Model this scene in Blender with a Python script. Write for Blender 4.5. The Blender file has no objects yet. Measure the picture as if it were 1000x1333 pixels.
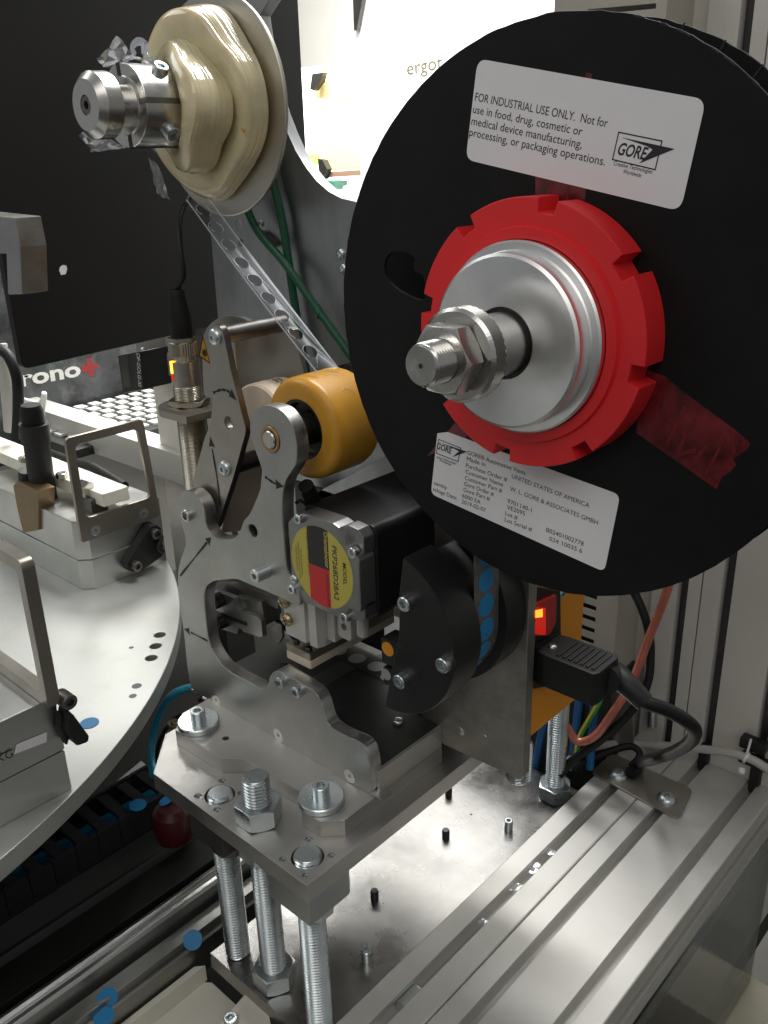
import bpy, bmesh, math, random
from mathutils import Matrix, Vector
from math import sin, cos, pi, radians
random.seed(7)
S = 0.001                                    # all builders below take millimetres
scn = bpy.context.scene
COL = scn.collection
# ---------------------------------------------------------------- camera
cam_d = bpy.data.cameras.new('camera'); cam = bpy.data.objects.new('camera', cam_d); COL.objects.link(cam)
cam.matrix_world = Matrix(((0.7384138,-0.2336422,0.6325791,0.297811),(0.6738677,0.2910511,-0.6791109,-0.298595),(-0.0254439,0.9277395,0.3723601,0.345988),(0,0,0,1)))
cam_d.sensor_fit = 'VERTICAL'; cam_d.sensor_height = 36; cam_d.sensor_width = 27; cam_d.lens = 31.2374
cam_d.clip_start = 0.01; cam_d.clip_end = 60
scn.camera = cam
# ---------------------------------------------------------------- light
w = bpy.data.worlds.new('World'); scn.world = w; w.use_nodes = True
wb = w.node_tree.nodes['Background']; wb.inputs[0].default_value = (0.97, 0.99, 1.0, 1); wb.inputs[1].default_value = 0.25
def area(name, loc, target, sx, sy, power, col=(1, 1, 1)):
    d = bpy.data.lights.new(name, 'AREA'); d.shape = 'RECTANGLE'; d.size = sx * S; d.size_y = sy * S
    d.energy = power; d.color = col
    o = bpy.data.objects.new(name, d); COL.objects.link(o)
    o.location = Vector(loc) * S
    o.rotation_euler = (Vector(target) - Vector(loc)).to_track_quat('-Z', 'Y').to_euler()
    return o
area('ceiling_lamp_back', (-700, 1000, 1500), (-150, 100, 0), 1400, 500, 9, (1, 0.98, 0.93))
area('ceiling_lamp_front', (900, -1300, 1900), (0, 0, 100), 1800, 1200, 13, (1, 0.965, 0.92))
area('ceiling_lamp_left', (-1500, -700, 1500), (-300, 0, 0), 1300, 700, 8, (0.97, 1, 0.98))
area('bench_lamp', (-1300, 1250, 1050), (-1300, 2000, 250), 900, 300, 75, (1, 0.98, 0.92))
area('added_keyboard_fill', (-760, 420, 640), (-700, 330, 60), 350, 300, 7, (1, 1, 0.97))  # added fill over the keyboard, brightens worktop and turntable; not a real lamp
area('screen_lamp', (-300, 500, 1250), (-350, 900, 450), 900, 250, 26, (1, 1, 1))
scn.view_settings.view_transform = 'Standard'; scn.view_settings.look = 'None'
scn.view_settings.exposure = 0; scn.view_settings.gamma = 1
scn.cycles.use_denoising = True
scn.cycles.max_bounces = 10; scn.cycles.transparent_max_bounces = 24
scn.cycles.sample_clamp_indirect = 6
# ---------------------------------------------------------------- materials
def mat(name, base, rough=0.5, metal=0.0, var=0.0, vscale=60, rvar=0.0, bump=0.0, bscale=400, stretch=(1, 1, 1),
        spec=0.5, dirt=None, dscale=18, damt=0.5, emit=None, estr=0, trans=0, sss=0, coat=0, alpha=None, ior=1.45, aniso=0):
    m = bpy.data.materials.new(name); m.use_nodes = True
    nt = m.node_tree; N = nt.nodes; L = nt.links; p = N['Principled BSDF']
    p.inputs['Base Color'].default_value = (*base, 1); p.inputs['Roughness'].default_value = rough
    p.inputs['Metallic'].default_value = metal; p.inputs['Specular IOR Level'].default_value = spec
    p.inputs['IOR'].default_value = ior
    if trans: p.inputs['Transmission Weight'].default_value = trans
    if sss:
        p.inputs['Subsurface Weight'].default_value = sss; p.inputs['Subsurface Radius'].default_value = (1, 0.45, 0.12)
        p.inputs['Subsurface Scale'].default_value = 0.006
    if coat: p.inputs['Coat Weight'].default_value = coat; p.inputs['Coat Roughness'].default_value = 0.12
    if alpha is not None: p.inputs['Alpha'].default_value = alpha
    if emit: p.inputs['Emission Color'].default_value = (*emit, 1); p.inputs['Emission Strength'].default_value = estr
    if aniso:
        p.inputs['Anisotropic'].default_value = aniso
        tg = N.new('ShaderNodeTangent'); tg.direction_type = 'RADIAL'; tg.axis = 'Y'; L.new(tg.outputs[0], p.inputs['Tangent'])
    tc = N.new('ShaderNodeTexCoord'); mp = N.new('ShaderNodeMapping'); L.new(tc.outputs['Object'], mp.inputs[0])
    mp.inputs['Scale'].default_value = stretch
    def noise(sc, det=4, src=mp):
        n = N.new('ShaderNodeTexNoise'); n.inputs['Scale'].default_value = sc; n.inputs['Detail'].default_value = det
        n.inputs['Roughness'].default_value = 0.62
        L.new(src.outputs[0], n.inputs['Vector']); return n
    col = None
    if var:
        n = noise(vscale, 6); r = N.new('ShaderNodeValToRGB')
        r.color_ramp.elements[0].position = 0.3; r.color_ramp.elements[1].position = 0.7
        r.color_ramp.elements[0].color = (*[c * (1 - var) for c in base], 1)
        r.color_ramp.elements[1].color = (*[min(1, c * (1 + var)) for c in base], 1)
        L.new(n.outputs[0], r.inputs[0]); col = r.outputs[0]
    if dirt:
        n = noise(dscale, 8); r = N.new('ShaderNodeValToRGB')
        r.color_ramp.elements[0].position = 0.52; r.color_ramp.elements[1].position = 0.72
        r.color_ramp.elements[0].color = (0, 0, 0, 1); r.color_ramp.elements[1].color = (damt, damt, damt, 1)
        L.new(n.outputs[0], r.inputs[0])
        mx = N.new('ShaderNodeMix'); mx.data_type = 'RGBA'; L.new(r.outputs[0], mx.inputs[0])
        if col: L.new(col, mx.inputs[6])
        else: mx.inputs[6].default_value = (*base, 1)
        mx.inputs[7].default_value = (*dirt, 1); col = mx.outputs[2]
    if col: L.new(col, p.inputs['Base Color'])
    if rvar:
        n = noise(vscale * 0.7, 5); r = N.new('ShaderNodeMapRange')
        r.inputs[1].default_value = 0.3; r.inputs[2].default_value = 0.7
        r.inputs[3].default_value = max(0.02, rough - rvar); r.inputs[4].default_value = min(1, rough + rvar)
        L.new(n.outputs[0], r.inputs[0]); L.new(r.outputs[0], p.inputs['Roughness'])
    if bump:
        n = noise(bscale, 3); b = N.new('ShaderNodeBump'); b.inputs['Strength'].default_value = bump
        b.inputs['Distance'].default_value = 0.0003
        L.new(n.outputs[0], b.inputs['Height']); L.new(b.outputs[0], p.inputs['Normal'])
    return m
ALU = mat('blasted_aluminium', (0.43, 0.425, 0.41), 0.44, 1, 0.10, 35, 0.07, 0.25, 1500, dirt=(0.36, 0.33, 0.28), dscale=14, damt=0.35)
MILL = mat('milled_steel', (0.53, 0.515, 0.49), 0.46, 1, 0.09, 40, 0.07, 0.2, 900, stretch=(1, 0.25, 1), dirt=(0.33, 0.30, 0.26), dscale=12, damt=0.4)
LASER = mat('laser_cut_steel', (0.40, 0.375, 0.335), 0.42, 1, 0.08, 40, 0.06, 0.2, 900)
RAW = mat('raw_edge', (0.66, 0.655, 0.64), 0.36, 1, 0.12, 120, 0.1, 0.3, 500)
GALV = mat('galvanised_plate', (0.42, 0.405, 0.37), 0.45, 1, 0.22, 55, 0.1, 0.35, 300, dirt=(0.22, 0.19, 0.15), dscale=30, damt=0.6)
GREYPL = mat('brushed_back_plate', (0.44, 0.45, 0.455), 0.42, 1, 0.25, 26, 0.1, 0.3, 300, stretch=(1, 1, 0.2), dirt=(0.14, 0.15, 0.15), dscale=9, damt=0.7)
ZINC = mat('zinc_plated', (0.58, 0.63, 0.64), 0.30, 1, 0.08, 80, 0.07, 0.1, 600)
STEEL = mat('bright_steel', (0.60, 0.585, 0.555), 0.25, 1, 0.06, 120, 0.06)
TURNED = mat('turned_aluminium', (0.86, 0.86, 0.85), 0.32, 1, 0.03, 200, 0.02, aniso=0.8)
DKSTEEL = mat('dark_steel', (0.19, 0.18, 0.17), 0.38, 1, 0.15, 80, 0.1)
BURN = mat('blackened_bolt', (0.06, 0.058, 0.055), 0.4, 0.8, 0.2, 200)
NICKEL = mat('nickel_brass', (0.50, 0.46, 0.39), 0.3, 1, 0.06, 80, 0.06)
OLDBRASS = mat('old_brass', (0.22, 0.155, 0.085), 0.45, 0.8, 0.12, 60)
BRASS = mat('brass', (0.42, 0.33, 0.20), 0.34, 1, 0.08, 90)
BRONZE = mat('bronze_bush', (0.43, 0.27, 0.13), 0.4, 0.9, 0.15, 200)
LOWPL = mat('ground_steel_plate', (0.37, 0.36, 0.345), 0.27, 1, 0.12, 34, 0.10, 0.15, 160, dirt=(0.30, 0.28, 0.26), dscale=9, damt=0.45)
PROF = mat('anodised_profile', (0.62, 0.61, 0.575), 0.55, 0.6, 0.05, 18, 0.05, dirt=(0.42, 0.40, 0.36), dscale=9, damt=0.4)
PROFD = mat('profile_slot', (0.40, 0.395, 0.36), 0.5, 0.8, 0.1, 30)
UPR = mat('anodised_upright', (0.62, 0.59, 0.54), 0.45, 0.25, 0.04, 14, 0.04)
SHEET = mat('painted_sheet_housing', (0.46, 0.42, 0.36), 0.55, 0, 0.05, 20)
TABLE = mat('turntable_plate', (0.48, 0.485, 0.46), 0.45, 0.75, 0.03, 10, 0.03, 0.1, 300, dirt=(0.38, 0.35, 0.29), dscale=30, damt=0.35)
FIXT = mat('fixture_aluminium', (0.56, 0.56, 0.54), 0.34, 1, 0.08, 30, 0.08, 0.15, 500, stretch=(1, 0.3, 1))
BLACKP = mat('black_painted_panel', (0.0085, 0.0078, 0.0072), 0.5, 0, 0.2, 10, 0.05, spec=0.3)
CARD = mat('black_card', (0.0075, 0.0075, 0.0075), 0.55, 0, 0.3, 30, 0.08, 0.15, 900, spec=0.22)
CARDE = mat('worn_card_edge', (0.02, 0.02, 0.02), 0.6, 0, 0.5, 300)
ANOD = mat('black_anodised', (0.012, 0.012, 0.012), 0.40, 0.0, 0.2, 60, 0.06, 0.1, 1200)
RUBBER = mat('black_plastic', (0.010, 0.010, 0.010), 0.5, 0, 0.2, 100, 0.05, 0.2, 800)
CABLE = mat('black_cable', (0.009, 0.009, 0.009), 0.5, 0, 0.2, 100, spec=0.3)
RED = mat('red_printed_plastic', (0.74, 0.022, 0.026), 0.42, 0, 0.05, 40, 0.05, 0.15, 900)
REDDK = mat('red_rubber', (0.055, 0.003, 0.004), 0.45, 0, 0.15, 40)
REDTAPE = mat('red_clear_tape', (0.11, 0.010, 0.013), 0.22, 0, 0.75, 90, 0.08, stretch=(1, 1, 1), coat=0.4)
REDSTREAK = mat('red_tape_streak', (0.13, 0.009, 0.012), 0.3, 0, 0.4, 200)
LABEL = mat('white_label_paper', (0.78, 0.765, 0.775), 0.6, 0, 0.02, 60, 0, 0.05, 700)
INK = mat('black_print', (0.02, 0.02, 0.025), 0.6)
INKG = mat('grey_print', (0.045, 0.045, 0.05), 0.6)
MARK = mat('black_marker_ink', (0.010, 0.010, 0.010), 0.55)
AMBER = mat('amber_polyurethane', (0.58, 0.29, 0.030), 0.36, 0, 0.12, 50, 0.06, 0.06, 200, sss=0.35)
CREAM = mat('cream_backing_tape', (0.66, 0.55, 0.43), 0.5, 0, 0.06, 60)
CREAMD = mat('brown_liner', (0.52, 0.42, 0.33), 0.5, 0, 0.1, 30)
ARM = mat('grey_arm_paint', (0.27, 0.27, 0.28), 0.45, 0.5, 0.12, 50, 0.08)
CYL = mat('pale_anodised_cylinder', (0.60, 0.58, 0.54), 0.45, 0.5, 0.05, 60)
GUM = mat('stuck_adhesive_waste', (0.66, 0.58, 0.37), 0.14, 0, 0.16, 40, 0.08, 0.7, 160, stretch=(1, .35, 1), sss=0.5, coat=1.0)
BLUE = mat('blue_vent', (0.016, 0.20, 0.43), 0.5, 0, 0.06, 300)
GREYDOT = mat('grey_vent', (0.30, 0.30, 0.29), 0.5, 0, 0.06, 200)
ORANGEDOT = mat('orange_sticker', (0.75, 0.30, 0.02), 0.5)
TAPE = mat('carrier_tape', (0.022, 0.022, 0.020), 0.35, 0.0, 0.1, 60, 0.03, spec=0.3)
ORANGE = mat('orange_painted_panel', (0.78, 0.29, 0.012), 0.42, 0, 0.03, 20)
GREEN = mat('green_round_belt', (0.006, 0.075, 0.036), 0.45, 0, 0.15, 60)
CYAN = mat('cyan_hose', (0.012, 0.22, 0.33), 0.28, 0, 0.05, 60, coat=0.4)
COPPER = mat('orange_tube', (0.42, 0.115, 0.07), 0.22, 0, 0.35, 120, stretch=(1, 1, .15), coat=0.8)
GREYC = mat('grey_cable', (0.42, 0.41, 0.38), 0.45, 0, 0.05, 60)
WBLUE = mat('blue_wire', (0.012, 0.11, 0.30), 0.4)
WYEL = mat('yellow_wire', (0.72, 0.62, 0.03), 0.4)
WGRN = mat('green_stripe', (0.03, 0.32, 0.08), 0.4)
NYLON = mat('white_nylon', (0.72, 0.72, 0.70), 0.4, 0, 0.04, 60, sss=0.1)
SPECK = mat('orange_smear', (0.62, 0.34, 0.12), 0.3, coat=0.6)
POM = mat('ivory_plastic_block', (0.70, 0.675, 0.59), 0.45, 0, 0.08, 14, 0.06, 0.1, 300, dirt=(0.40, 0.36, 0.27), dscale=22, damt=0.5)
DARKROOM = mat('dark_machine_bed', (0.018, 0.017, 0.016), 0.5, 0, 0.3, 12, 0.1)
DKGREY = mat('groove_shade_dark_grey', (0.075, 0.073, 0.068), 0.4, 0.6, 0.25, 20, 0.1)
CHAIN = mat('chain_plastic', (0.022, 0.022, 0.024), 0.42, 0, 0.2, 100)
YEL = mat('yellow_label', (0.52, 0.44, 0.08), 0.45, 0, 0.04, 60)
LRED = mat('red_label_field', (0.56, 0.03, 0.035), 0.45)
LBLK = mat('black_label_field', (0.018, 0.018, 0.02), 0.45)
CASTAL = mat('cast_end_cover', (0.30, 0.295, 0.29), 0.42, 0.9, 0.1, 50, 0.08, 0.3, 700)
CASTED = mat('cast_cover_edge', (0.40, 0.40, 0.395), 0.36, 0.9, 0.1, 50, 0.08)
GLOW = mat('lit_red_rocker', (0.62, 0.012, 0.008), 0.25, 0, 0.1, 80, emit=(1, 0.03, 0.01), estr=0.35, coat=0.5)
GLOWHOT = mat('lit_neon_lamp', (0.9, 0.2, 0.02), 0.3, emit=(1, 0.28, 0.02), estr=2.2)
REDLENS = mat('red_rocker_plastic', (0.50, 0.012, 0.010), 0.2, 0, 0.15, 60, coat=0.6)
LEDY = mat('lit_yellow_led', (0.9, 0.5, 0.05), 0.3, emit=(1, 0.55, 0.04), estr=2.6)
LEDR = mat('red_led', (0.5, 0.02, 0.01), 0.3, emit=(1, 0.05, 0.02), estr=0.4)
WALLW = mat('white_board', (0.86, 0.87, 0.86), 0.55, 0, 0.01, 10)
WALLG = mat('factory_wall', (0.70, 0.69, 0.65), 0.6, 0, 0.04, 3)
SIGNBOX = mat('dark_grey_carton', (0.060, 0.062, 0.066), 0.28, 0, 0.7, 22, 0.1, dirt=(0.30, 0.30, 0.30), dscale=30, damt=0.35)
SIGNW = mat('white_print', (0.70, 0.68, 0.64), 0.5)
SIGNR = mat('red_print', (0.30, 0.025, 0.03), 0.5)
KEYB = mat('keyboard_base', (0.03, 0.03, 0.03), 0.5)
KEYC = mat('white_keycap', (0.70, 0.69, 0.66), 0.45)
WORK = mat('light_worktop', (0.62, 0.60, 0.55), 0.4, 0, 0.04, 8)
CARTON = mat('yellow_carton', (0.66, 0.52, 0.24), 0.6, 0, 0.06, 8)
CARTON2 = mat('brown_wood', (0.20, 0.12, 0.08), 0.6, 0, 0.1, 8)
DGREEN = mat('dark_green_bin', (0.03, 0.14, 0.11), 0.5)
LGREEN = mat('lime_green_plastic', (0.30, 0.75, 0.10), 0.5)
GLASSY = None
def film_mat(name, tint=(0.93, 0.95, 0.97), base=0.10, rough=0.12, milky=0.05, top=0.6, bump=0.5):
    m = bpy.data.materials.new(name); m.use_nodes = True; nt = m.node_tree; N = nt.nodes; L = nt.links
    for n in list(N):
        if n.type == 'BSDF_PRINCIPLED': N.remove(n)
    out = [n for n in N if n.type == 'OUTPUT_MATERIAL'][0]
    t = N.new('ShaderNodeBsdfTransparent'); t.inputs[0].default_value = (*tint, 1)
    g = N.new('ShaderNodeBsdfGlossy'); g.inputs[0].default_value = (0.95, 0.96, 1, 1); g.inputs['Roughness'].default_value = rough
    d = N.new('ShaderNodeBsdfDiffuse'); d.inputs[0].default_value = (0.8, 0.8, 0.83, 1)
    lw = N.new('ShaderNodeLayerWeight'); lw.inputs[0].default_value = 0.35
    mr = N.new('ShaderNodeMapRange'); mr.inputs[3].default_value = base; mr.inputs[4].default_value = top
    L.new(lw.outputs['Fresnel'], mr.inputs[0])
    a = N.new('ShaderNodeMixShader'); L.new(mr.outputs[0], a.inputs[0]); L.new(t.outputs[0], a.inputs[1]); L.new(g.outputs[0], a.inputs[2])
    b = N.new('ShaderNodeMixShader'); b.inputs[0].default_value = milky
    L.new(a.outputs[0], b.inputs[1]); L.new(d.outputs[0], b.inputs[2]); L.new(b.outputs[0], out.inputs[0])
    tc = N.new('ShaderNodeTexCoord'); n = N.new('ShaderNodeTexNoise'); n.inputs['Scale'].default_value = 160; n.inputs['Detail'].default_value = 3
    L.new(tc.outputs['Object'], n.inputs[0])
    bp = N.new('ShaderNodeBump'); bp.inputs['Strength'].default_value = bump; bp.inputs['Distance'].default_value = 0.0006
    L.new(n.outputs[0], bp.inputs['Height']); L.new(bp.outputs[0], g.inputs['Normal'])
    return m
FILM = film_mat('clear_waste_film', base=0.001, milky=0.003, top=0.045, bump=0.1, rough=0.3, tint=(0.985, 0.985, 0.99))
FILM2 = film_mat('crumpled_clear_film', base=0.05, milky=0.16, rough=0.22)
PANE = film_mat('clear_guard_panel', tint=(0.80, 0.81, 0.78), base=0.05, milky=0.02, rough=0.05)
# ---------------------------------------------------------------- object helpers
def V3(ax, u, v, t):
    return (u, v, t) if ax == 'Z' else ((u, t, v) if ax == 'Y' else (t, u, v))
def world_anchor(o):
    return Vector(o['anchor_mm']) if o is not None else None
ANCH = {}
def link(o): COL.objects.link(o)
def thing(name, label, cat, at=(0, 0, 0), group=None):
    o = bpy.data.objects.new(name, None); link(o); o.location = Vector(at) * S; o.empty_display_size = 0.01
    o['label'] = label; o['category'] = cat
    if group: o['group'] = group
    ANCH[o.name] = Vector(at); return o
def tag(o, label, cat, group=None):
    o['label'] = label; o['category'] = cat
    if group: o['group'] = group
    return o
def struct(o): o['kind'] = 'structure'; return o
def weighted_normals(me, cmin):
    """split normals weighted by the area of each flat region, so that broad faces stay flat beside rounded edges"""
    W = {}; key = []
    for p in me.polygons:
        n = p.normal; d = n.dot(p.center) * 1000
        k = (round(n.x, 2), round(n.y, 2), round(n.z, 2), round(d, 1)); key.append(k); W[k] = W.get(k, 0) + p.area
    at = [[] for _ in me.vertices]
    for p in me.polygons:
        for v in p.vertices: at[v].append(p.index)
    P = me.polygons; out = [None] * len(me.loops)
    for p in P:
        for li in p.loop_indices:
            v = me.loops[li].vertex_index; acc = Vector(); n0 = p.normal; seen = set()
            for q in at[v]:
                if key[q] in seen: continue
                n1 = P[q].normal
                if n0.dot(n1) > cmin: acc += n1 * W[key[q]]; seen.add(key[q])
            out[li] = acc.normalized() if acc.length > 0 else n0
    me.normals_split_custom_set(out)
def part(name, bm, m, parent=None, at=None, smooth=38, label=None):
    """link the bmesh (mm, world axes) as ONE mesh object"""
    a = ANCH[parent.name] if parent is not None else Vector(at if at is not None else (0, 0, 0))
    bmesh.ops.recalc_face_normals(bm, faces=bm.faces)
    for v in bm.verts: v.co = (v.co - a) * S
    me = bpy.data.meshes.new(name); bm.to_mesh(me); bm.free()
    if smooth:
        for p in me.polygons: p.use_smooth = True
        if smooth == 38 and len(me.polygons) < 5000: weighted_normals(me, cos(radians(smooth)))
        else: me.set_sharp_from_angle(angle=radians(smooth))
    for mm in (m if isinstance(m, (list, tuple)) else [m]): me.materials.append(mm)
    o = bpy.data.objects.new(name, me); link(o)
    if parent is not None: o.parent = parent
    else: o.location = a * S
    ANCH[o.name] = a
    if label: o['label'] = label
    return o
def dup(o, parent, loc=None, label=None):
    """copy of an object with copies of all below it (shared mesh data)"""
    c = o.copy(); link(c); c.parent = parent; ANCH[c.name] = ANCH[o.name]
    if loc is not None: c.location = loc
    if label: c['label'] = label
    for ch in [k for k in KIDS(o)]: dup(ch, c)
    return c
def KIDS(o): return [k for k in bpy.data.objects if k.parent == o]
def move(bm, off):
    for v in bm.verts: v.co += Vector(off)
    return bm
def merge(a, b):
    me = bpy.data.meshes.new('tmp'); b.to_mesh(me); b.free(); a.from_mesh(me); bpy.data.meshes.remove(me); return a
def circ(cx, cy, r, n=24, a0=0.0):
    return [(cx + r * cos(a0 + 2 * pi * i / n), cy + r * sin(a0 + 2 * pi * i / n)) for i in range(n)]
def smooth2(pts, k=3, closed=True):
    out = []; n = len(pts)
    for i in range(n if closed else n - 1):
        p0, p1, p2, p3 = [pts[(i + j) % n] if closed else pts[max(0, min(n - 1, i + j))] for j in (-1, 0, 1, 2)]
        for s in range(k):
            t = s / k
            out.append(tuple(0.5 * ((2 * p1[d]) + (-p0[d] + p2[d]) * t + (2 * p0[d] - 5 * p1[d] + 4 * p2[d] - p3[d]) * t * t
                        + (-p0[d] + 3 * p1[d] - 3 * p2[d] + p3[d]) * t ** 3) for d in range(len(p1))))
    if not closed: out.append(tuple(pts[-1]))
    return out
def fillet(pts, r, n=5):
    out = []; N = len(pts)
    for i in range(N):
        p = Vector(pts[i][:2]); a = Vector(pts[i - 1][:2]); b = Vector(pts[(i + 1) % N][:2])
        rr = r[i] if isinstance(r, (list, tuple)) else r
        if rr <= 0: out.append(tuple(p)); continue
        da = (a - p).normalized(); db = (b - p).normalized()
        ang = da.angle(db, 0)
        if ang < 0.05 or ang > 3.1: out.append(tuple(p)); continue
        d = min(rr / math.tan(ang / 2), (a - p).length * 0.49, (b - p).length * 0.49)
        A = p + da * d; B = p + db * d
        for k in range(n + 1):
            t = k / n; out.append(tuple(A * (1 - t) ** 2 + p * 2 * t * (1 - t) + B * t * t))
    return out
def rect(x0, x1, y0, y1, r=0, n=4):
    p = [(x0, y0), (x1, y0), (x1, y1), (x0, y1)]
    return fillet(p, r, n) if r else p
def prism(outline, ax, t0, t1, bev=0.4, holes=(), edge=False):
    """solid plate: outline (and holes) extruded along axis ax from t0 to t1, edges rounded by bev"""
    cu = bpy.data.curves.new('c', 'CURVE'); cu.dimensions = '2D'; cu.fill_mode = 'BOTH'
    th = abs(t1 - t0); bev = min(bev, th * 0.45)
    cu.extrude = max(0.0, th / 2 - bev); cu.bevel_depth = bev; cu.bevel_resolution = 1 if bev else 0; cu.offset = -bev
    for pts in [outline, *holes]:
        sp = cu.splines.new('POLY'); sp.points.add(len(pts) - 1); sp.use_cyclic_u = True
        for i, p in enumerate(pts): sp.points[i].co = (p[0], p[1], 0, 1)
    ob = bpy.data.objects.new('c', cu); me = bpy.data.meshes.new_from_object(ob)
    bm = bmesh.new(); bm.from_mesh(me)
    bpy.data.objects.remove(ob); bpy.data.curves.remove(cu); bpy.data.meshes.remove(me)
    bmesh.ops.remove_doubles(bm, verts=bm.verts, dist=0.005)
    tm = (t0 + t1) / 2
    if edge:                          # side faces take the second material (cut edge)
        bm.normal_update()
        for f in bm.faces:
            if abs(f.normal.z) < 0.9: f.material_index = 1
    for v in bm.verts: v.co = V3(ax, v.co.x, v.co.y, v.co.z + tm)
    return bm
def box(x0, x1, y0, y1, z0, z1, bev=0.5):
    bm = bmesh.new(); bmesh.ops.create_cube(bm, size=1)
    for v in bm.verts: v.co = ((v.co.x + .5) * (x1 - x0) + x0, (v.co.y + .5) * (y1 - y0) + y0, (v.co.z + .5) * (z1 - z0) + z0)
    if bev: bmesh.ops.bevel(bm, geom=list(bm.edges), offset=bev, segments=2, profile=0.6, affect='EDGES')
    return bm
def hexr(a, af):                      # radius of a hexagon of across-flats af at angle a
    k = (a % (pi / 3)) - pi / 6
    return af / 2 / cos(k)
def rev(rings, c=(0, 0, 0), ax='Z', n=32, a0=0.0):
    """surface of rings (r, t): r is a radius or a function of the angle; r = 0 closes an end"""
    bm = bmesh.new(); rows = []
    for r, t in rings:
        if not callable(r) and r == 0:
            x = V3(ax, 0, 0, t); rows.append([bm.verts.new((x[0] + c[0], x[1] + c[1], x[2] + c[2]))]); continue
        row = []
        for i in range(n):
            a = a0 + 2 * pi * i / n; R = r(a) if callable(r) else r
            tt = t(a) if callable(t) else t
            x = V3(ax, R * cos(a), R * sin(a), tt); row.append(bm.verts.new((x[0] + c[0], x[1] + c[1], x[2] + c[2])))
        rows.append(row)
    for A, B in zip(rows, rows[1:]):
        if len(A) == 1 and len(B) == 1: continue
        if len(A) == 1:
            for i in range(n): bm.faces.new((A[0], B[i], B[(i + 1) % n]))
        elif len(B) == 1:
            for i in range(n): bm.faces.new((A[i], B[0], A[(i + 1) % n]))
        else:
            for i in range(n): bm.faces.new((A[i], B[i], B[(i + 1) % n], A[(i + 1) % n]))
    return bm
def tube(pts, r, n=10, k=6, flat=None, closed=False):
    P = [Vector(p) for p in (smooth2(pts, k, False) if k > 1 else pts)]
    bm = bmesh.new(); rows = []
    up = Vector((0, 0, 1)); T0 = (P[1] - P[0]).normalized()
    if abs(T0.dot(up)) > 0.9: up = Vector((1, 0, 0))
    nrm = (up - T0 * up.dot(T0)).normalized()
    for i, p in enumerate(P):
        T = (P[min(i + 1, len(P) - 1)] - P[max(i - 1, 0)]).normalized()
        nrm = (nrm - T * nrm.dot(T)).normalized(); bi = T.cross(nrm)
        R = r(i / (len(P) - 1)) if callable(r) else r
        rows.append([bm.verts.new(p + nrm * R * cos(2 * pi * j / n) + bi * R * sin(2 * pi * j / n) * (flat or 1)) for j in range(n)])
    for A, B in zip(rows, rows[1:]):
        for j in range(n): bm.faces.new((A[j], B[j], B[(j + 1) % n], A[(j + 1) % n]))
    bm.faces.new(rows[0]); bm.faces.new(rows[-1]); return bm
def ribbon(rows):
    """sheet through rows of 3D points"""
    bm = bmesh.new(); R = [[bm.verts.new(p) for p in row] for row in rows]
    for A, B in zip(R, R[1:]):
        for j in range(len(A) - 1): bm.faces.new((A[j], A[j + 1], B[j + 1], B[j]))
    return bm
def flat(pts, ax, t, th=0.06):
    """thin print or sticker: an outline lying proud of a face"""
    bm = bmesh.new(); up = [bm.verts.new(V3(ax, p[0], p[1], t)) for p in pts]
    f = bm.faces.new(up); e = bmesh.ops.extrude_face_region(bm, geom=[f])
    d = Vector(V3(ax, 0, 0, th))
    for v in e['geom']:
        if isinstance(v, bmesh.types.BMVert): v.co += d
    return bm
def text_bm(s, p0, p1, ax, t, height=None, shear=0.0, bold=0.0, flipx=False):
    """lettering between baseline ends p0 and p1 (2D on the plane), proud of it"""
    cu = bpy.data.curves.new('t', 'FONT'); cu.body = s; cu.size = 1; cu.shear = shear; cu.offset = bold; cu.fill_mode = 'FRONT'; cu.resolution_u = 3
    ob = bpy.data.objects.new('t', cu); me = bpy.data.meshes.new_from_object(ob)
    bm = bmesh.new(); bm.from_mesh(me); bpy.data.objects.remove(ob); bpy.data.curves.remove(cu); bpy.data.meshes.remove(me)
    xs = [v.co.x for v in bm.verts]; x0, x1 = min(xs), max(xs)
    d = Vector(p1) - Vector(p0); Ln = d.length; d.normalize(); up = Vector((-d.y, d.x))
    k = Ln / (x1 - x0); ky = height / 0.7 if height else k
    for v in bm.verts:
        u = (v.co.x - x0) * k; h = v.co.y * ky
        q = Vector(p0) + d * u + up * h; v.co = V3(ax, q.x, q.y, t)
    return bm
def bullet_dir(c, ax, sgn):           # local +t pointing out of the face
    return c
def place(bm, c, d=(0, 0, 1)):
    """turn a mesh built along +Z at the origin so that it stands at c along d"""
    q = Vector((0, 0, 1)).rotation_difference(Vector(d)).to_matrix().to_4x4()
    bmesh.ops.transform(bm, matrix=Matrix.Translation(Vector(c)) @ q, verts=bm.verts); return bm
def cap_head(r=4.25, h=5.0, af=4.0, n=24):
    hx = lambda a: hexr(a, af)
    return rev([(r, 0), (r, h - .5), (r - .5, h), (r * 0.72, h), (hx, h - .25), (hx, h - 3), (0, h - 3.4)], n=n)
def csk_head(r=4.2, af=2.6, n=24):
    hx = lambda a: hexr(a, af)
    return rev([(r + .35, 0.02), (r, .1), (r - .2, .12), (hx, .1), (hx, -1.6), (0, -1.8)], n=n)
def dome_head(r=4.5, h=2.6, af=2.8, n=24):
    hx = lambda a: hexr(a, af)
    return rev([(r, 0), (r, .5), (r * .93, h * .55), (r * .75, h * .87), (r * .5, h), (hx, h - .05), (hx, h - 1.7), (0, h - 1.9)], n=n)
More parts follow.
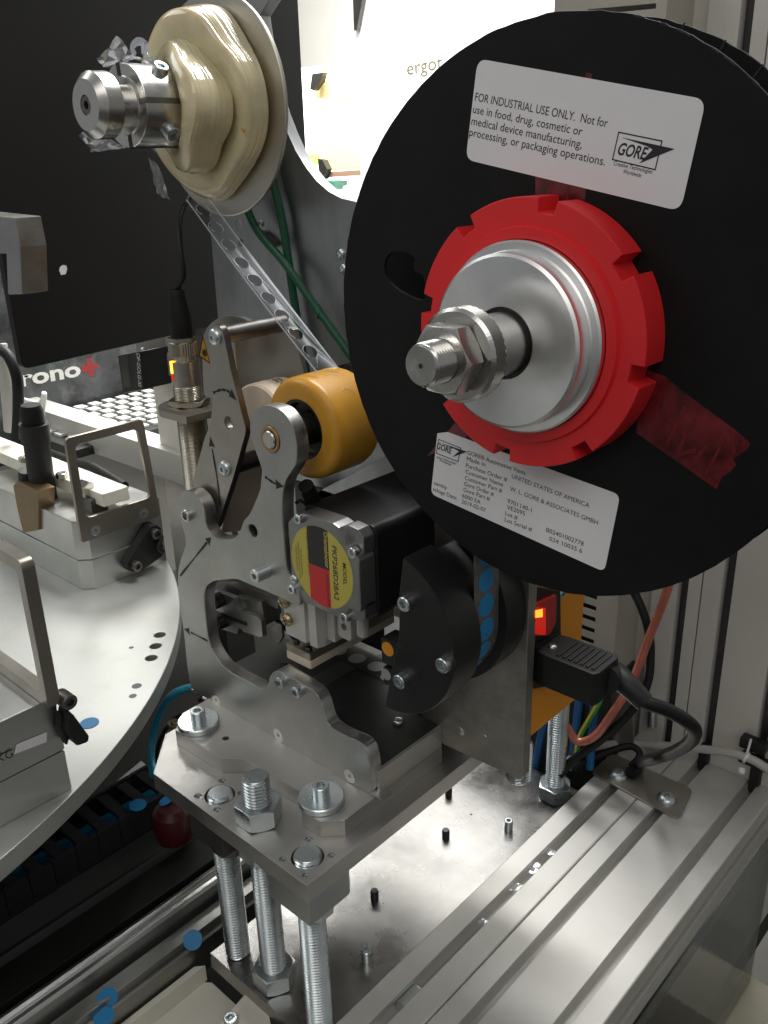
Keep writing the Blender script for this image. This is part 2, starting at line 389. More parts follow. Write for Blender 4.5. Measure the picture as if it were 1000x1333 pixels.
def hex_nut(af, h, bore, n=60):
    hx = lambda a: hexr(a, af); ri = af / 2 * 0.97
    top = lambda a: h - max(0, (hexr(a, af) - ri)) * 0.62
    bot = lambda a: max(0, (hexr(a, af) - ri)) * 0.62
    return rev([(bore, 0.8), (bore + .8, 0), (ri, 0), (hx, bot), (hx, top), (ri, h), (bore + .8, h), (bore, h - .9), (bore, 0.8)], n=n)
def thread(r, L, pitch=2.2, depth=1.35, n=24, tip=1.5):
    """threaded rod along +Z from 0 to L, the thread a real helix"""
    bm = bmesh.new(); rows = []; st = pitch / 6; m = int(L / st)
    for i in range(m + 1):
        z = i * st; row = []
        for j in range(n):
            ph = (z / pitch - j / n) % 1.0
            tri = abs(ph * 2 - 1); tri = min(1, max(0, (tri - 0.15) / 0.7))
            R = r - depth * tri
            e = min(z, L - z)
            if e < tip: R = min(R, r - depth * 1.1 * (1 - e / tip))
            row.append(bm.verts.new((R * cos(2 * pi * j / n), R * sin(2 * pi * j / n), z)))
        rows.append(row)
    for A, B in zip(rows, rows[1:]):
        for j in range(n): bm.faces.new((A[j], A[(j + 1) % n], B[(j + 1) % n], B[j]))
    bm.faces.new(rows[0][::-1]); bm.faces.new(rows[-1]); return bm
def arrow(pts, ax, t, w=1.8, head=6.8, hw=2.9, th=-0.12):
    """hand-drawn marker arrow: a stroke through pts with a filled head at its end"""
    P = [Vector(p) for p in smooth2(pts, 6, False)]
    d = (P[-1] - P[-3]).normalized(); base = P[-1] - d * head; n = Vector((-d.y, d.x))
    P = [p for p in P if (p - P[-1]).length > head * 0.8]
    L, R = [], []
    for i, p in enumerate(P):
        T = (P[min(i + 1, len(P) - 1)] - P[max(i - 1, 0)]).normalized(); q = Vector((-T.y, T.x)); k = w / 2 * (0.8 + 0.3 * sin(i * 1.7))
        L.append(p + q * k); R.append(p - q * k)
    bm = bmesh.new()
    for a, b, c_, d_ in zip(L, L[1:], R[1:], R):
        bm.faces.new([bm.verts.new(V3(ax, q.x, q.y, t)) for q in (a, b, c_, d_)])
    tip = base + d * head
    bm.faces.new([bm.verts.new(V3(ax, q.x, q.y, t - .01)) for q in (base + n * hw, tip, base - n * hw * 1.05, base + d * 0.6)])
    return bm
def screw(name, c, d, parent, kind='cap', m=None, label=None, k=1.0):
    b = {'cap': cap_head, 'csk': csk_head, 'dome': dome_head}[kind]()
    for v in b.verts: v.co *= k
    return part(name, place(b, c, d), m or ZINC, parent, label=label)
# ================================================================ SETTING
# machine bed, floor and walls round the cell
o = part('machine_bed', box(-900, 130, -700, 900, -330, -300, 0), DARKROOM); struct(o)
o = part('factory_floor', box(-6000, 6000, -5000, 6000, -905, -900, 0), mat('concrete_floor', (0.09, 0.088, 0.08), 0.5, 0, 0.1, 3)); struct(o)
o = part('factory_wall', box(-6000, 6000, 2480, 2500, -900, 2200, 0), WALLG); struct(o)
# ================================================================ MOUNTING PLATE ON THREADED RODS
mp_ = thing('mounting_plate', 'thick milled steel plate with stepped block, carried on threaded rods under the dispenser', 'mounting plate', (-60, -20, -23))
PZb = -11.0
out = [[(17.2,-64.9)][0], [(-124.5,-64.7)][0], [(-153.3,-35.7)][0]]
bp_out = [(17.2, -64.9), (-124.5, -64.7), (-153.4, -35.6), (-153.4, 92), (17.2, 92)]
ROD = [(-76.3, -49.8), (-42.0, -47.6), (1.7, -50.0)]
def around(c, pts): return pts
SMALL = [(-85.6,-40.3),(-85.6,-59.1),(-66.8,-59.1),(-67.8,-40.2),(-7.8,-40.2),(-7.2,-59.9),(11.1,-59.7),(10.9,-40.5)]
part('base_plate', prism(fillet(bp_out, [.4, .6, .6, .5, .5], 2), 'Z', -23, -11, 0.35,
     holes=[circ(ROD[0][0], ROD[0][1], 9.2, 32), circ(ROD[2][0], ROD[2][1], 9.2, 32)] + [circ(p[0], p[1], 2.2, 14) for p in SMALL]), MILL, mp_)
for p in SMALL:
    part('set_screw', rev([(2.15, -1.6), (1.9, -1.2), (lambda a: hexr(a, 2.0), -1.2), (lambda a: hexr(a, 2.0), -3.0), (0, -3.2)], (p[0], p[1], PZb), n=18), ZINC, mp_)
blk = [(6.2, 62.0), (6.2, -24.9)] + [(-3.3,-34.8)] + [(-18.3,-35.3),(-30.2,-24.6)] + [(-80.7,-26.7),(-91.8,-35.7)] + [(-138.1,-36.9)] + [(-151, -22.0), (-151, 62.0)]
HOLE0 = [(-105.8,-20.8)][0]
part('step_block', prism(blk, 'Z', -11.0, 0, 0.35, holes=[circ(HOLE0[0], HOLE0[1], 2.1, 16)]), MILL, mp_)
for nm, c in (('a', [(-131.1,-23.2)][0]), ('b', [(-15.3,-22.4)][0])):
    wsh = part('clamping_washer', rev([(0, 0), (13.2, 0), (13.6, .5), (13.6, 3.6), (13.0, 4.2), (0, 4.2)], (c[0], c[1], 0.02), n=48), ZINC, mp_)
    part('cap_screw', place(cap_head(4.9, 7.5, 4.4), (c[0] + .2, c[1], 4.2), (0, 0, 1)), ZINC, wsh)
# square support blocks and collars under the plate
for (x0, x1, y0, y1) in ((-16.8, 16.6, -64.3, -30.5), (-92.5, -59.2, -63.0, -32)):
    cx_, cy_ = (x0 + x1) / 2, (y0 + y1) / 2
    sb = part('support_block', prism(fillet(rect(x0, x1, y0, y1), [1, .4, 5, 5], 3), 'Z', -40.5, -23.05, 0.4), mat('support_block_steel', (0.42, 0.44, 0.44), 0.38, 1, 0.06, 40, 0.06) if x0 > -50 else DKGREY, mp_)
    part('collar', prism(circ(cx_ + 2, cy_ - .5, 11.8, 8, 0.39), 'Z', -50, -40.5, 0.8), CYL if x0 > -50 else DKSTEEL, sb)
def rod(x, y, z0, z1, nuts, parent=mp_):
    r = part('threaded_rod', move(thread(8.0, z1 - z0), (x, y, z0)), ZINC, parent, smooth=20)
    for zn, up in nuts:
        part('hex_nut', move(hex_nut(24, 13, 7.3), (x, y, zn)), ZINC, r)
    return r
rod(ROD[0][0], ROD[0][1], -139.2, -9.0, [])
rod(ROD[1][0], ROD[1][1], -139.8, 19.5, [(-10.9, 1), (-139.6, 1), (-36.4, 1)])
rod(ROD[2][0], ROD[2][1], -139.2, -8.4, [])
rod(-2.6, 217.5, -139.8, -21, [(-139.6, 1)])
ST = (54.2,68.0,-1.9)
rod(ST[0], 71.5 + 5, ST[2] - 6, 20, [])
# ================================================================ FRONT SIDE PLATE
sp_ = thing('side_plate', 'grey aluminium side plate of the dispenser with round lobes, open window and marker arrows', 'side plate', (-70, 5, 0))
spx = [(-0.3,-0.1),(2.6,2.1),(4.1,5.7),(3.9,18.6),(2.4,27.6),(0.2,31.8),(-4.6,33.7),(-15.8,32.7),(-22.8,32.4),(-28.5,33.2),(-32.2,36.9),(-34.1,42.6),(-35.8,47.2),(-39.0,51.2),(-44.2,52.7),(-57.6,53.6),(-68.7,53.9),(-74.5,52.9),(-79.6,49.0),(-82.4,44.5),(-84.0,39.3),(-87.5,34.4),(-93.0,32.7),(-99.0,33.1),(-116.2,32.4),(-125.7,33.2),(-133.4,36.0),(-140.7,42.7),(-143.5,51.0),(-143.6,66.0),(-143.1,78.7),(-141.0,86.7),(-136.4,92.6),(-128.8,97.5),(-118.9,101.4),(-107.6,105.5),(-98.6,106.2),(-68.8,106.5),(-50.1,106.2),(-48.3,111.3),(-51.6,118.1),(-56.9,124.3),(-57.9,130.8),(-58.2,144.6),(-58.2,156.4),(-57.4,168.6),(-55.6,176.8),(-52.4,183.3),(-44.7,192.9),(-42.4,199.4),(-42.4,206.7),(-45.0,215.1),(-51.1,221.2),(-58.9,223.0),(-66.5,222.4),(-73.9,219.1),(-78.5,213.9),(-80.6,207.4),(-79.6,200.0),(-76.5,192.5),(-73.4,185.5),(-73.5,178.6),(-76.4,171.5),(-83.2,160.4),(-88.2,153.4),(-93.8,148.1),(-96.7,142.9),(-101.9,136.2),(-108.3,132.7),(-121.6,128.9),(-128.4,130.3),(-131.6,134.1),(-132.4,139.1),(-132.8,146.2),(-135.8,151.6),(-141.6,154.3),(-147.1,154.8),(-154.1,151.8),(-158.9,146.5),(-161.0,137.0),(-159.2,129.0),(-157.1,122.0),(-157.0,116.0),(-160.2,109.6),(-166.4,99.5),(-170.3,89.8),(-172.8,77.0),(-172.8,60.6),(-172.3,44.0),(-173.0,25.4),(-173.0,10.4),(-171.5,1.3),(-167.1,-2.0),(-158.1,-1.3)]
hl = lambda s, r: [circ(c[0], c[1], r, 18) for c in s]
CB = [(-85.9,143.8)]
part('plate', prism(smooth2(spx, 3), 'Y', 0, 9.0, 0.8, holes=hl(CB, 4.0) + hl([(-63.5,204.0)], 7.6), edge=True), (ALU, RAW), sp_)
part('countersunk_hole', rev([(5.2, -.06), (4.0, 1.4), (3.9, 7.5), (0, 7.6)], (CB[0][0], 0, CB[0][1]), 'Y', 24), DKSTEEL, sp_)
for c in [(-142.3,2.7),(-77.9,4.0),(-13.9,4.9)]:
    screw('countersunk_screw', (c[0], 0, c[1]), (0, -1, 0), sp_, 'csk', STEEL)
for c in [(-68.2,48.9),(-53.6,48.2)]:
    screw('cap_screw', (c[0], 0, c[1]), (0, -1, 0), sp_, 'cap', ZINC, k=0.92)
c = [(-75.7,121.0)][0]
part('long_cap_screw', place(cap_head(4.2, 10, 3.4), (c[0], 0, c[1]), (0, -1, 0)), ZINC, sp_)
c = [(-149.6,137.9)][0]
part('hollow_pivot_pin', rev([(4.2, 9), (4.2, -2.6), (3.8, -3), (2.7, -3), (2.7, 6), (0, 6)], (c[0], 0, c[1]), 'Y', 24), STEEL, sp_)
part('bronze_bush', rev([(7.55, 9), (7.55, -.2), (7.2, -.5), (5.6, -.5), (5.2, .2), (5.2, 4)], (-63.5, 0, 204), 'Y', 32), BRONZE, sp_)
for pts in ([(-167.8,89.0),(-127.8,128.2)], [(-144.3,48.1),(-171.0,47.8)], [(-70.5,180.9),(-63.6,178.8),(-55.0,178.5)]):
    part('marker_arrow', arrow(pts, 'Y', -0.1), MARK, sp_, smooth=0)
c = [(-185.5,55.0)][0]
part('stop_tab', box(c[0] - 6, c[0] + 9, 12, 24, c[1] - 6, c[1] + 4, .4), DKSTEEL, sp_)
# lower lug behind the plate by the two screws
part('rear_lug', prism([(-77.0,51.2),(-52.7,49.5),(-54.4,46.1),(-77.1,43.9)], 'Y', 9.05, 13, .3), MILL, sp_)
# ================================================================ LEVER
lv = thing('tension_lever', 'dark steel lever of two plates with marker arrows, tied by a round rod', 'lever', (-119, 14, 252))
lvx = [(-118.6,258.9),(-114.5,257.6),(-112.0,252.2),(-108.8,234.7),(-104.6,220.0),(-101.4,207.3),(-99.6,201.6),(-100.4,197.3),(-103.5,191.1),(-116.4,165.6),(-129.7,142.2),(-138.6,127.3),(-147.5,129.2),(-155.1,142.2),(-158.8,154.1),(-150.3,170.4),(-140.2,188.4),(-133.1,199.0),(-128.6,215.9),(-128.0,220.6),(-126.9,244.5),(-126.7,252.1),(-123.9,256.8)]
h2 = [(-115.2,201.4)]
part('front_plate', prism(smooth2(lvx, 2), 'Y', 12, 16.5, 0.5, holes=hl(h2, 4.0), edge=True), (LASER, DKSTEEL), lv)
screw('dome_screw', (-119.6, 12, 252), (0, -1, 0), lv, 'dome', ZINC, k=1.15)
c = [(-122.8,171.4)][0]
screw('dome_screw', (c[0], 12, c[1]), (0, -1, 0), lv, 'dome', ZINC, k=1.15)
part('lower_rod', rev([(5.5, 16.5), (5.5, 62), (0, 62)], (c[0], 0, c[1]), 'Y', 20), BURN, lv)
part('countersunk_hole', rev([(4.7, -.06), (3.9, 1.0), (3.9, 4.4)], (h2[0][0], 12, h2[0][1]), 'Y', 24), ALU, lv)
part('spacer_rod', rev([(5.2, 16.5), (5.2, 64), (4.6, 64.5), (0, 64.5)], (-119.6, 0, 252), 'Y', 28), DKSTEEL, lv)
for pts in ([(-127.4,217.7),(-119.3,220.8),(-112.1,220.7),(-105.6,216.5)], [(-131.6,144.8),(-132.0,161.7),(-134.9,189.4)]):
    part('marker_arrow', arrow(pts, 'Y', 11.88), MARK, lv, smooth=0)
rp = [(-202.2,219.1),(-201.1,230.8),(-193.2,242.4),(-180.5,249.7),(-167.2,252.7),(-153.3,252.3),(-138.7,249.2),(-109.9,251.0),(-106.2,246.7),(-102.0,231.9),(-97.7,211.1),(-98.9,189.0),(-136.9,161.0),(-177.2,160.9),(-203.4,169.9)]
part('rear_plate', prism(smooth2(rp, 2), 'Y', 60, 64, 0.5), LASER, lv)
# laser warning triangle stuck on the sensor side of the lever
ws = thing('warning_sticker', 'yellow triangular laser warning sticker behind the metal sensor', 'warning sticker', (-150, 40, 240))
tri_ = [(-170.5,242.1),(-176.8,229.0),(-166.0,225.7)]
part('yellow_field', prism(fillet(tri_, .5, 2), 'Y', 40, 40.6, .05), mat('warning_yellow', (0.62, 0.30, 0.02), .5), ws)
cs = [(-170.6,231.6)][0]
bm = bmesh.new()
for k in range(12):
    a = k * pi / 6; merge(bm, flat([(cs[0] + .5 * cos(a + 1.2), cs[1] + .5 * sin(a + 1.2)), (cs[0] + 4.6 * cos(a), cs[1] + 4.6 * sin(a)), (cs[0] + .5 * cos(a - 1.2), cs[1] + .5 * sin(a - 1.2))], 'Y', 39.9, -.03))
merge(bm, flat(circ(cs[0], cs[1], 2.0, 16), 'Y', 39.86, -.03)); part('starburst_symbol', bm, INK, ws, smooth=0)
bm = bmesh.new()
for a, b in ((0, 1), (1, 2), (2, 0)):
    A, B = Vector(tri_[a]), Vector(tri_[b]); d = (B - A).normalized(); n_ = Vector((-d.y, d.x)) * .45
    merge(bm, flat([tuple(A + n_), tuple(B + n_), tuple(B - n_), tuple(A - n_)], 'Y', 39.9, -.03))
part('black_border', bm, INK, ws, smooth=0)
part('backing', box(-154, -140, 40.7, 43, 224, 252, .4), LASER, ws)
# ================================================================ CREAM BACKING TAPE ROLL AND LINER
tr = thing('backing_tape_roll', 'cream paper tape roll with printed black marks behind the lever', 'tape roll', (-117, 60, 194))
def ridg(i): return 25.5 - (0.5 if i % 2 else 0)
part('wound_tape', rev([(0, 36), (24.4, 36), (25.6, 37.5), (25.6, 46), (24.9, 46.4), (25.8, 47), (25.8, 58), (25.0, 58.5), (25.4, 59), (25.4, 74), (24, 76), (0, 76)], (-117, 0, 194), 'Y', 64), CREAM, tr)
bm = bmesh.new()
for k, a in enumerate((60, 66, 71, 77, 82, 88, 97, 104)):
    ar = radians(a); r0 = 25.95
    for q in range(2):
        y0 = 48.5 + q * 3.2 + (k % 3) * .4; y1 = y0 + 1.6 + (k * 7 % 3) * .4; a2 = ar + .05
        vs = [(-117 + r0 * cos(x), y, 194 + r0 * sin(x)) for x, y in ((ar, y0), (ar, y1), (a2, y1), (a2, y0))]
        bm.faces.new([bm.verts.new(v) for v in vs])
part('printed_marks', bm, INK, tr, smooth=0)
ln = [(-132.4,163.2),(-108.9,172.2),(-114.7,147.6),(-134.3,125.7),(-157.0,113.0),(-149.0,133.9)]
part('paper_liner', ribbon([[(x, 28, z) for x, z in [(-139.3,162.2),(-144.7,141.0),(-156.0,114.0)]], [(x, 50, z) for x, z in [(-132.6,164.0),(-139.8,135.5),(-156.1,108.9)]]]), CREAMD, tr)
# ================================================================ PRESSURE ROLLER
pr = thing('pressure_roller', 'amber polyurethane roller with black hub on a steel shaft', 'roller', (-63.5, 38, 204))
part('tyre', rev([(17.4, 22.6), (18.5, 22), (24.6, 22), (27.2, 22.9), (28.9, 24.8), (29.6, 27.5), (29.6, 54), (28.6, 57), (26.5, 58.5), (17.4, 58.5), (17.4, 22.6)], (-63.5, 0, 204), 'Y', 96), AMBER, pr)
part('hub', rev([(17.35, 23.4), (15.6, 23.2), (15.2, 25), (15.2, 30), (10.5, 33), (0, 33)], (-63.5, 0, 204), 'Y', 64), BURN, pr)
part('hub_ring', rev([(10.0, 9.6), (10.0, 20), (9.6, 20.6), (9.6, 33)], (-63.5, 0, 204), 'Y', 48), DKSTEEL, pr)
part('shaft', rev([(0, -1.6), (4.4, -1.6), (5.0, -1.0), (5.1, 60), (0, 60)], (-63.5, 0, 204), 'Y', 32), STEEL, pr)
# ================================================================ STEPPER MOTOR
mo = thing('stepper_motor', 'black stepper motor with grey end cover and round yellow label', 'motor', (-35, 45, 132))
Lx, Rx, Tz, Bz = -56.3, -0.6, 165.4, 109.0
def motor_outline(k=0):
    return [(Lx + 6, Bz), (Rx - 17, Bz), (Rx - 12, Bz + 3), (Rx - 9.5, Bz + 8.5), (Rx, Bz + 9.0), (Rx, Tz - 17), (Rx - 3, Tz - 12.6), (Rx - 9, Tz - 11.2), (Rx - 11.4, Tz - 6), (Rx - 14, Tz - 1.5), (Rx - 19, Tz), (Lx + 12, Tz), (Lx + 10, Tz - 3), (Lx + 4, Tz - 5), (Lx, Tz - 9), (Lx, Bz + 8)]
part('end_cover', prism(fillet(motor_outline(), 2.2, 4), 'Y', 1.6, 14.2, 1.2, edge=True), (CASTAL, CASTED), mo)
part('corner_foot', prism(fillet([(Rx - 14, Bz), (Rx - 4, Bz + 1), (Rx, Bz + 4), (Rx, Bz + 14), (Rx - 12, Bz + 14)], 2, 3), 'Y', 4.6, 14.2, .8), CASTAL, mo)
part('corner_foot', prism(fillet([(Rx - 13, Tz), (Rx - 4, Tz - 1), (Rx, Tz - 5), (Rx, Tz - 15), (Rx - 13, Tz - 12)], 2, 3), 'Y', 5.6, 14.2, .8), CASTAL, mo)
part('body', prism(fillet([(Lx + 1, Bz + 1), (Rx + 1.5, Bz + 1), (Rx + 1.5, Tz - 1), (Lx + 1, Tz - 1)], 5, 4), 'Y', 14.22, 96, .8), ANOD, mo)
for c in [(-44.2,162.2),(-53.6,116.1)]:
    screw('cover_screw', (c[0], 1.7, c[1]), (0, -1, 0), mo, 'cap', ZINC, k=0.68)
for c in [(-5.9,151.8),(-14.6,109.9)]:
    screw('cover_screw', (c[0], 5.0, c[1]), (0, -1, 0), mo, 'cap', ZINC, k=0.74)
c = [(-53.2,122.0)][0]
screw('cover_screw', (c[0], 1.5, c[1]), (0, -1, 0), mo, 'dome', ZINC, k=0.6)
# round label: yellow disc with black and red fields and print
lc, lr = (-29.8, 136.5), 24.2
lab = part('round_label', flat(circ(*lc, lr, 64), 'Y', 1.54, -0.06), YEL, mo, smooth=0)
def seg(x0, x1, za, zb, n=20):
    up = []; dn = []
    for i in range(n + 1):
        x = x0 + (x1 - x0) * i / n; h = math.sqrt(max(0, lr * lr - (x - lc[0]) ** 2)) - .05
        up.append((x, min(zb, lc[1] + h))); dn.append((x, max(za, lc[1] - h)))
    return up + dn[::-1]
part('black_field', flat(seg(-40.1, -23.6, 136.1, 200), 'Y', 1.46, -.04), LBLK, lab, smooth=0)
part('red_field', flat(seg(-40.1, -23.6, 0, 136.0), 'Y', 1.46, -.04), LRED, lab, smooth=0)
for s, x, z0, z1, h, mt in (('Orientalmotor', -26.6, 158.9, 137.4, 3.0, mat('label_print_yellow', (0.6, 0.52, 0.12), .5)), ('PKP268D28A2', -20.6, 152.4, 119.9, 3.6, INK), ('MODEL', -13.0, 144.4, 131.4, 2.7, INK),
                        ('STEPPING MOTOR', -26.6, 133.4, 113.5, 1.9, INK), ('0.42V 2.8A', -41.0, 154.4, 143.9, 1.1, INKG), ('1.8/STEP', -41.0, 135.9, 128.9, 1.2, INKG), ('2.8A', -41.0, 141.9, 137.9, 1.2, INKG),
                        ('MADE IN JAPAN', -50.6, 143.9, 128.4, 1.2, INKG), ('ORIENTAL MOTOR CO.,LTD.', -48.6, 146.9, 123.9, 1.2, INKG), ('PATENT PENDING', -46.6, 142.9, 126.9, 1.1, INKG)):
    part('lettering', text_bm(s, (x, z0), (x, z1), 'Y', 1.36, h, bold=.01 if h > 2.5 else 0), mt, lab, smooth=0)
# ================================================================ APPLICATOR CYLINDER, FOOT AND STOP BRACKET
cy = thing('applicator_cylinder', 'pale grey pneumatic cylinder block under the motor with brass screws', 'cylinder', (-65, 25, 80))
part('body', prism(fillet([(-78.5, 13), (-60, 13), (-59.5, 15.5), (-57, 15.5), (-56.5, 13), (-50, 13), (-48.5, 18), (-48.5, 40), (-78.5, 40)], .5, 2), 'Z', 72, 103.5, .4), CYL, cy)
part('body_fin', box(-48.4, -42, 20, 40, 76, 103, .6), CYL, cy)
part('clamp_lug', prism(fillet([(-41.5, 80), (-30, 80), (-30, 103), (-41.5, 103)], 3, 4), 'Y', 22, 34, .5, holes=[circ(-36, 88, 2.2, 14)]), CYL, cy)
part('guide_pin', rev([(0, 86), (2.8, 86.5), (3.6, 88), (3.6, 104)], (-22, 24, 0), 'Z', 20), CYL, cy)
part('mounting_ear', prism(fillet([(-83, 93), (-76, 88), (-76, 103), (-80, 103)], 1.5, 3), 'Y', 12.5, 17, .4), CYL, cy)
for c in [(-76.5,95.6),(-74.5,83.9)]:
    b = place(rev([(4.0, 0), (4.1, 2.2), (3.2, 3.4), (1.3, 3.7), (0, 3.7)], n=24), (c[0], 13, c[1]), (0, -1, 0))
    scw = part('brass_screw', b, BRASS, cy)
    b2 = bmesh.new()
    for q in (0.5, 0.5 + pi / 2):
        d = Vector((cos(q), sin(q))) * 2.4; n_ = Vector((-d.y, d.x)).normalized() * .45; P_ = Vector((c[0], c[1]))
        merge(b2, flat([tuple(P_ + d + n_), tuple(P_ - d + n_), tuple(P_ - d - n_), tuple(P_ + d - n_)], 'Y', 9.2, .4))
    part('cross_slot', b2, BURN, scw, smooth=0)
part('piston_rod', rev([(0, 60), (3.5, 60), (3.5, 73)], (-66, 26, 0), 'Z', 20), STEEL, cy)
foot = thing('press_foot', 'ivory press foot bar with steel top plate under the applicator cylinder', 'press foot', (-68, 40, 52))
part('plastic_pad', prism(rect(-81, -58.6, 14, 92, 1.5), 'Z', 53.5, 59, .5), mat('ivory_pad', (0.60, 0.53, 0.42), .5, 0, .06, 60), foot)
part('steel_top', prism(rect(-80.6, -58.9, 14.3, 92, 1), 'Z', 59.05, 64.2, .3), mat('warm_steel', (0.40, 0.35, 0.28), .35, 1, .1, 60), foot)
part('cap_screw', place(cap_head(2.2, 2.2, 1.5), (-76, 19, 64.2)), BURN, foot)
part('cap_screw', place(cap_head(2.2, 2.2, 1.5), (-63, 17.5, 64.2)), BURN, foot)
sb_ = thing('stop_bracket', 'slotted steel stop bracket with two black screws, seen through the side plate window', 'bracket', (-113, 25, 90))
YB = 22
brk = [(-165.0,70.9),(-144.5,72.6),(-140.4,72.5),(-139.7,66.3),(-135.9,64.1),(-116.5,66.8),(-113.7,64.4),(-113.4,52.9),(-116.8,51.4),(-133.0,49.3),(-138.6,50.2),(-141.0,44.6),(-169.7,40.9)]
slot_ = [(-164.8,55.7),(-146.8,56.8),(-129.4,58.5),(-128.0,57.0),(-129.8,55.2),(-148.9,53.7),(-165.3,52.5)]
part('slotted_plate', prism(fillet(brk, .5, 2), 'Y', 22, 26, .35), ALU, sb_)
part('slot_recess', flat(slot_, 'Y', 21.9, -.05), BURN, sb_, smooth=0)
for c in [(-155.7,67.0),(-155.7,50.3)]:
    screw('black_screw', (c[0], 22, c[1]), (0, -1, 0), sb_, 'cap', BURN, k=1.25)
for c in [(-151.9,65.8),(-151.8,49.2)]:
    part('screw_hole', flat(circ(c[0], c[1], 2.0, 14), 'Y', 21.85, -.05), BURN, sb_, smooth=0)
b_ = [(-144.9,70.6),(-117.0,75.8),(-115.3,63.8),(-115.9,58.4),(-120.0,63.9),(-144.6,60.7)]
part('step_block', prism(b_, 'Y', 26.1, 40, .4), mat('oiled_steel', (0.30, 0.30, 0.28), .4, 1, .1, 60), sb_)
part('cross_bar', prism([(-175.5,70.4),(-148.6,79.5),(-104.4,79.5),(-105.1,73.1),(-130.1,72.1),(-176.7,62.7)], 'Y', 30, 60, .4), DKSTEEL, sb_)
fl = thing('guide_flap', 'small rounded dark steel flap hanging beside the brass screws', 'flap', (-90, 25, 70))
part('flap_plate', prism(fillet([(-107.1,61.3),(-100.4,67.1),(-95.9,67.6),(-95.4,58.2),(-99.8,52.0),(-105.9,51.4)], 1.5, 3), 'Y', 24, 26, .4), DKSTEEL, fl)
bk = part('dark_backing_plate', box(-160, -78, 99, 102, 20, 130, .3), BURN); tag(bk, 'dark steel backing plate behind the stop bracket and press foot', 'backing plate')
ct = thing('cable_tangle', 'white and blue plug with looping black wire behind the window of the side plate', 'plug', (-150, 70, 35))
part('white_plug', box(-152, -130, 62, 72, 24, 36, 2), NYLON, ct)
part('blue_clip', box(-158, -150, 60, 70, 38, 42, 1), BLUE, ct)
part('black_wire', tube([(-160, 60, 30), (-150, 56, 44), (-136, 58, 38), (-124, 62, 26), (-120, 64, 20)], 1.6, 8), CABLE, ct)
# ================================================================ FEED TABLE WITH CARRIER TAPE
ft = thing('feed_table', 'black feed table behind the side plate with a bright bare edge', 'feed table', (-70, 40, 10))
part('table_plate', prism([(-153, 9.1), (3.9, 9.1), (3.9, 61.8), (-14, 61.8), (-14, 150), (-153, 150)], 'Z', 0.06, 15.6, .3), ANOD, ft)
part('bare_edge', box(4.0, 6.1, 4.5, 61.8, 0.1, 16.1, .2), MILL, ft)
for c in [(-18.1,48.3)]:
    screw('dome_screw', (c[0], c[1], 15.6), (0, 0, 1), ft, 'dome', ZINC, k=.75)
for c in [(-17.4,30.1),(-124.1,30.1)]:
    part('screw_hole', rev([(2.4, .05), (2.3, .02), (0, .02)], (c[0], c[1], 15.66), 'Z', 18), BURN, ft)
screw('dome_screw', ([(-123.8,46.8)][0][0], [(-123.8,46.8)][0][1], 15.6), (0, 0, 1), ft, 'dome', BURN, k=.6)
cp = thing('carrier_tape', 'grey translucent carrier tape with round vents lying across the black feed table', 'tape', (-60, 33, 17))
part('tape_strip', box(-135, -14.5, 76.5, 97, 15.75, 16.0, .05), TAPE, cp)
part('peel_strip', box(-97, -82, 43, 118, 15.65, 15.74, .02), DKGREY, cp)
dots = [(-92.0,85.3),(-88.4,85.6),(-72.3,86.6),(-58.1,83.7)]
for c in ([(-90.0,85.6)][0], [(-72.3,86.6)][0], [(-56.4,82.6)][0], [(-107.9,84.3)][0]):
    part('vent', rev([(6.3, 0), (6.2, .2), (0, .2)], (c[0], c[1], 16.05), 'Z', 28), GREYDOT, cp)
# ================================================================ FEED GUIDE (D-shaped black block) WITH BLUE VENTS
fg = thing('feed_guide', 'black D-shaped tape guide block with three socket screws and blue vents in its slot', 'tape guide', (15, 30, 115))
GC, GR = (15.8, 114.8), 48.4
def Dout(r, left=True):
    a0, a1 = radians(-90), radians(71)
    return [(GC[0] + r * cos(a0 + (a1 - a0) * i / 40), GC[1] + r * sin(a0 + (a1 - a0) * i / 40)) for i in range(41)]
front_pts = Dout(GR)
nz = [(27.5,112.8),(23.4,107.6)]
front_pts += [(28.5, 140), [(27.5,113.2)][0], ([(27.5,113.2)][0][0] - 2.5, [(27.5,113.2)][0][1] - 8)]
part('front_cheek', prism(front_pts, 'Y', 0, 22.5, .8), ANOD, fg)
part('tape_drum', prism(Dout(GR - 6) + [(30, 140), (12, 80)], 'Y', 22.55, 44.4, .1), CABLE, fg)
part('rear_cheek', prism(Dout(GR + .4) + [(30, 140), (12, 80)], 'Y', 44.45, 61.9, .6), ANOD, fg)
for c in [(35.2,137.7),(59.6,111.9),(30.8,90.7)]:
    part('counterbore', rev([(6.0, -.05), (5.9, -.09), (0, -.09)], (c[0] + .3, 0, c[1]), 'Y', 28), BURN, fg)
    screw('cap_screw', (c[0], -0.1, c[1]), (0, -1, 0), fg, 'cap', ZINC, k=.95)
sl = [(27.6,110.6),(37.8,109.0),(37.5,107.5),(27.0,108.7)]
part('slit', flat(sl, 'Y', -.08, -.04), BURN, fg, smooth=0)
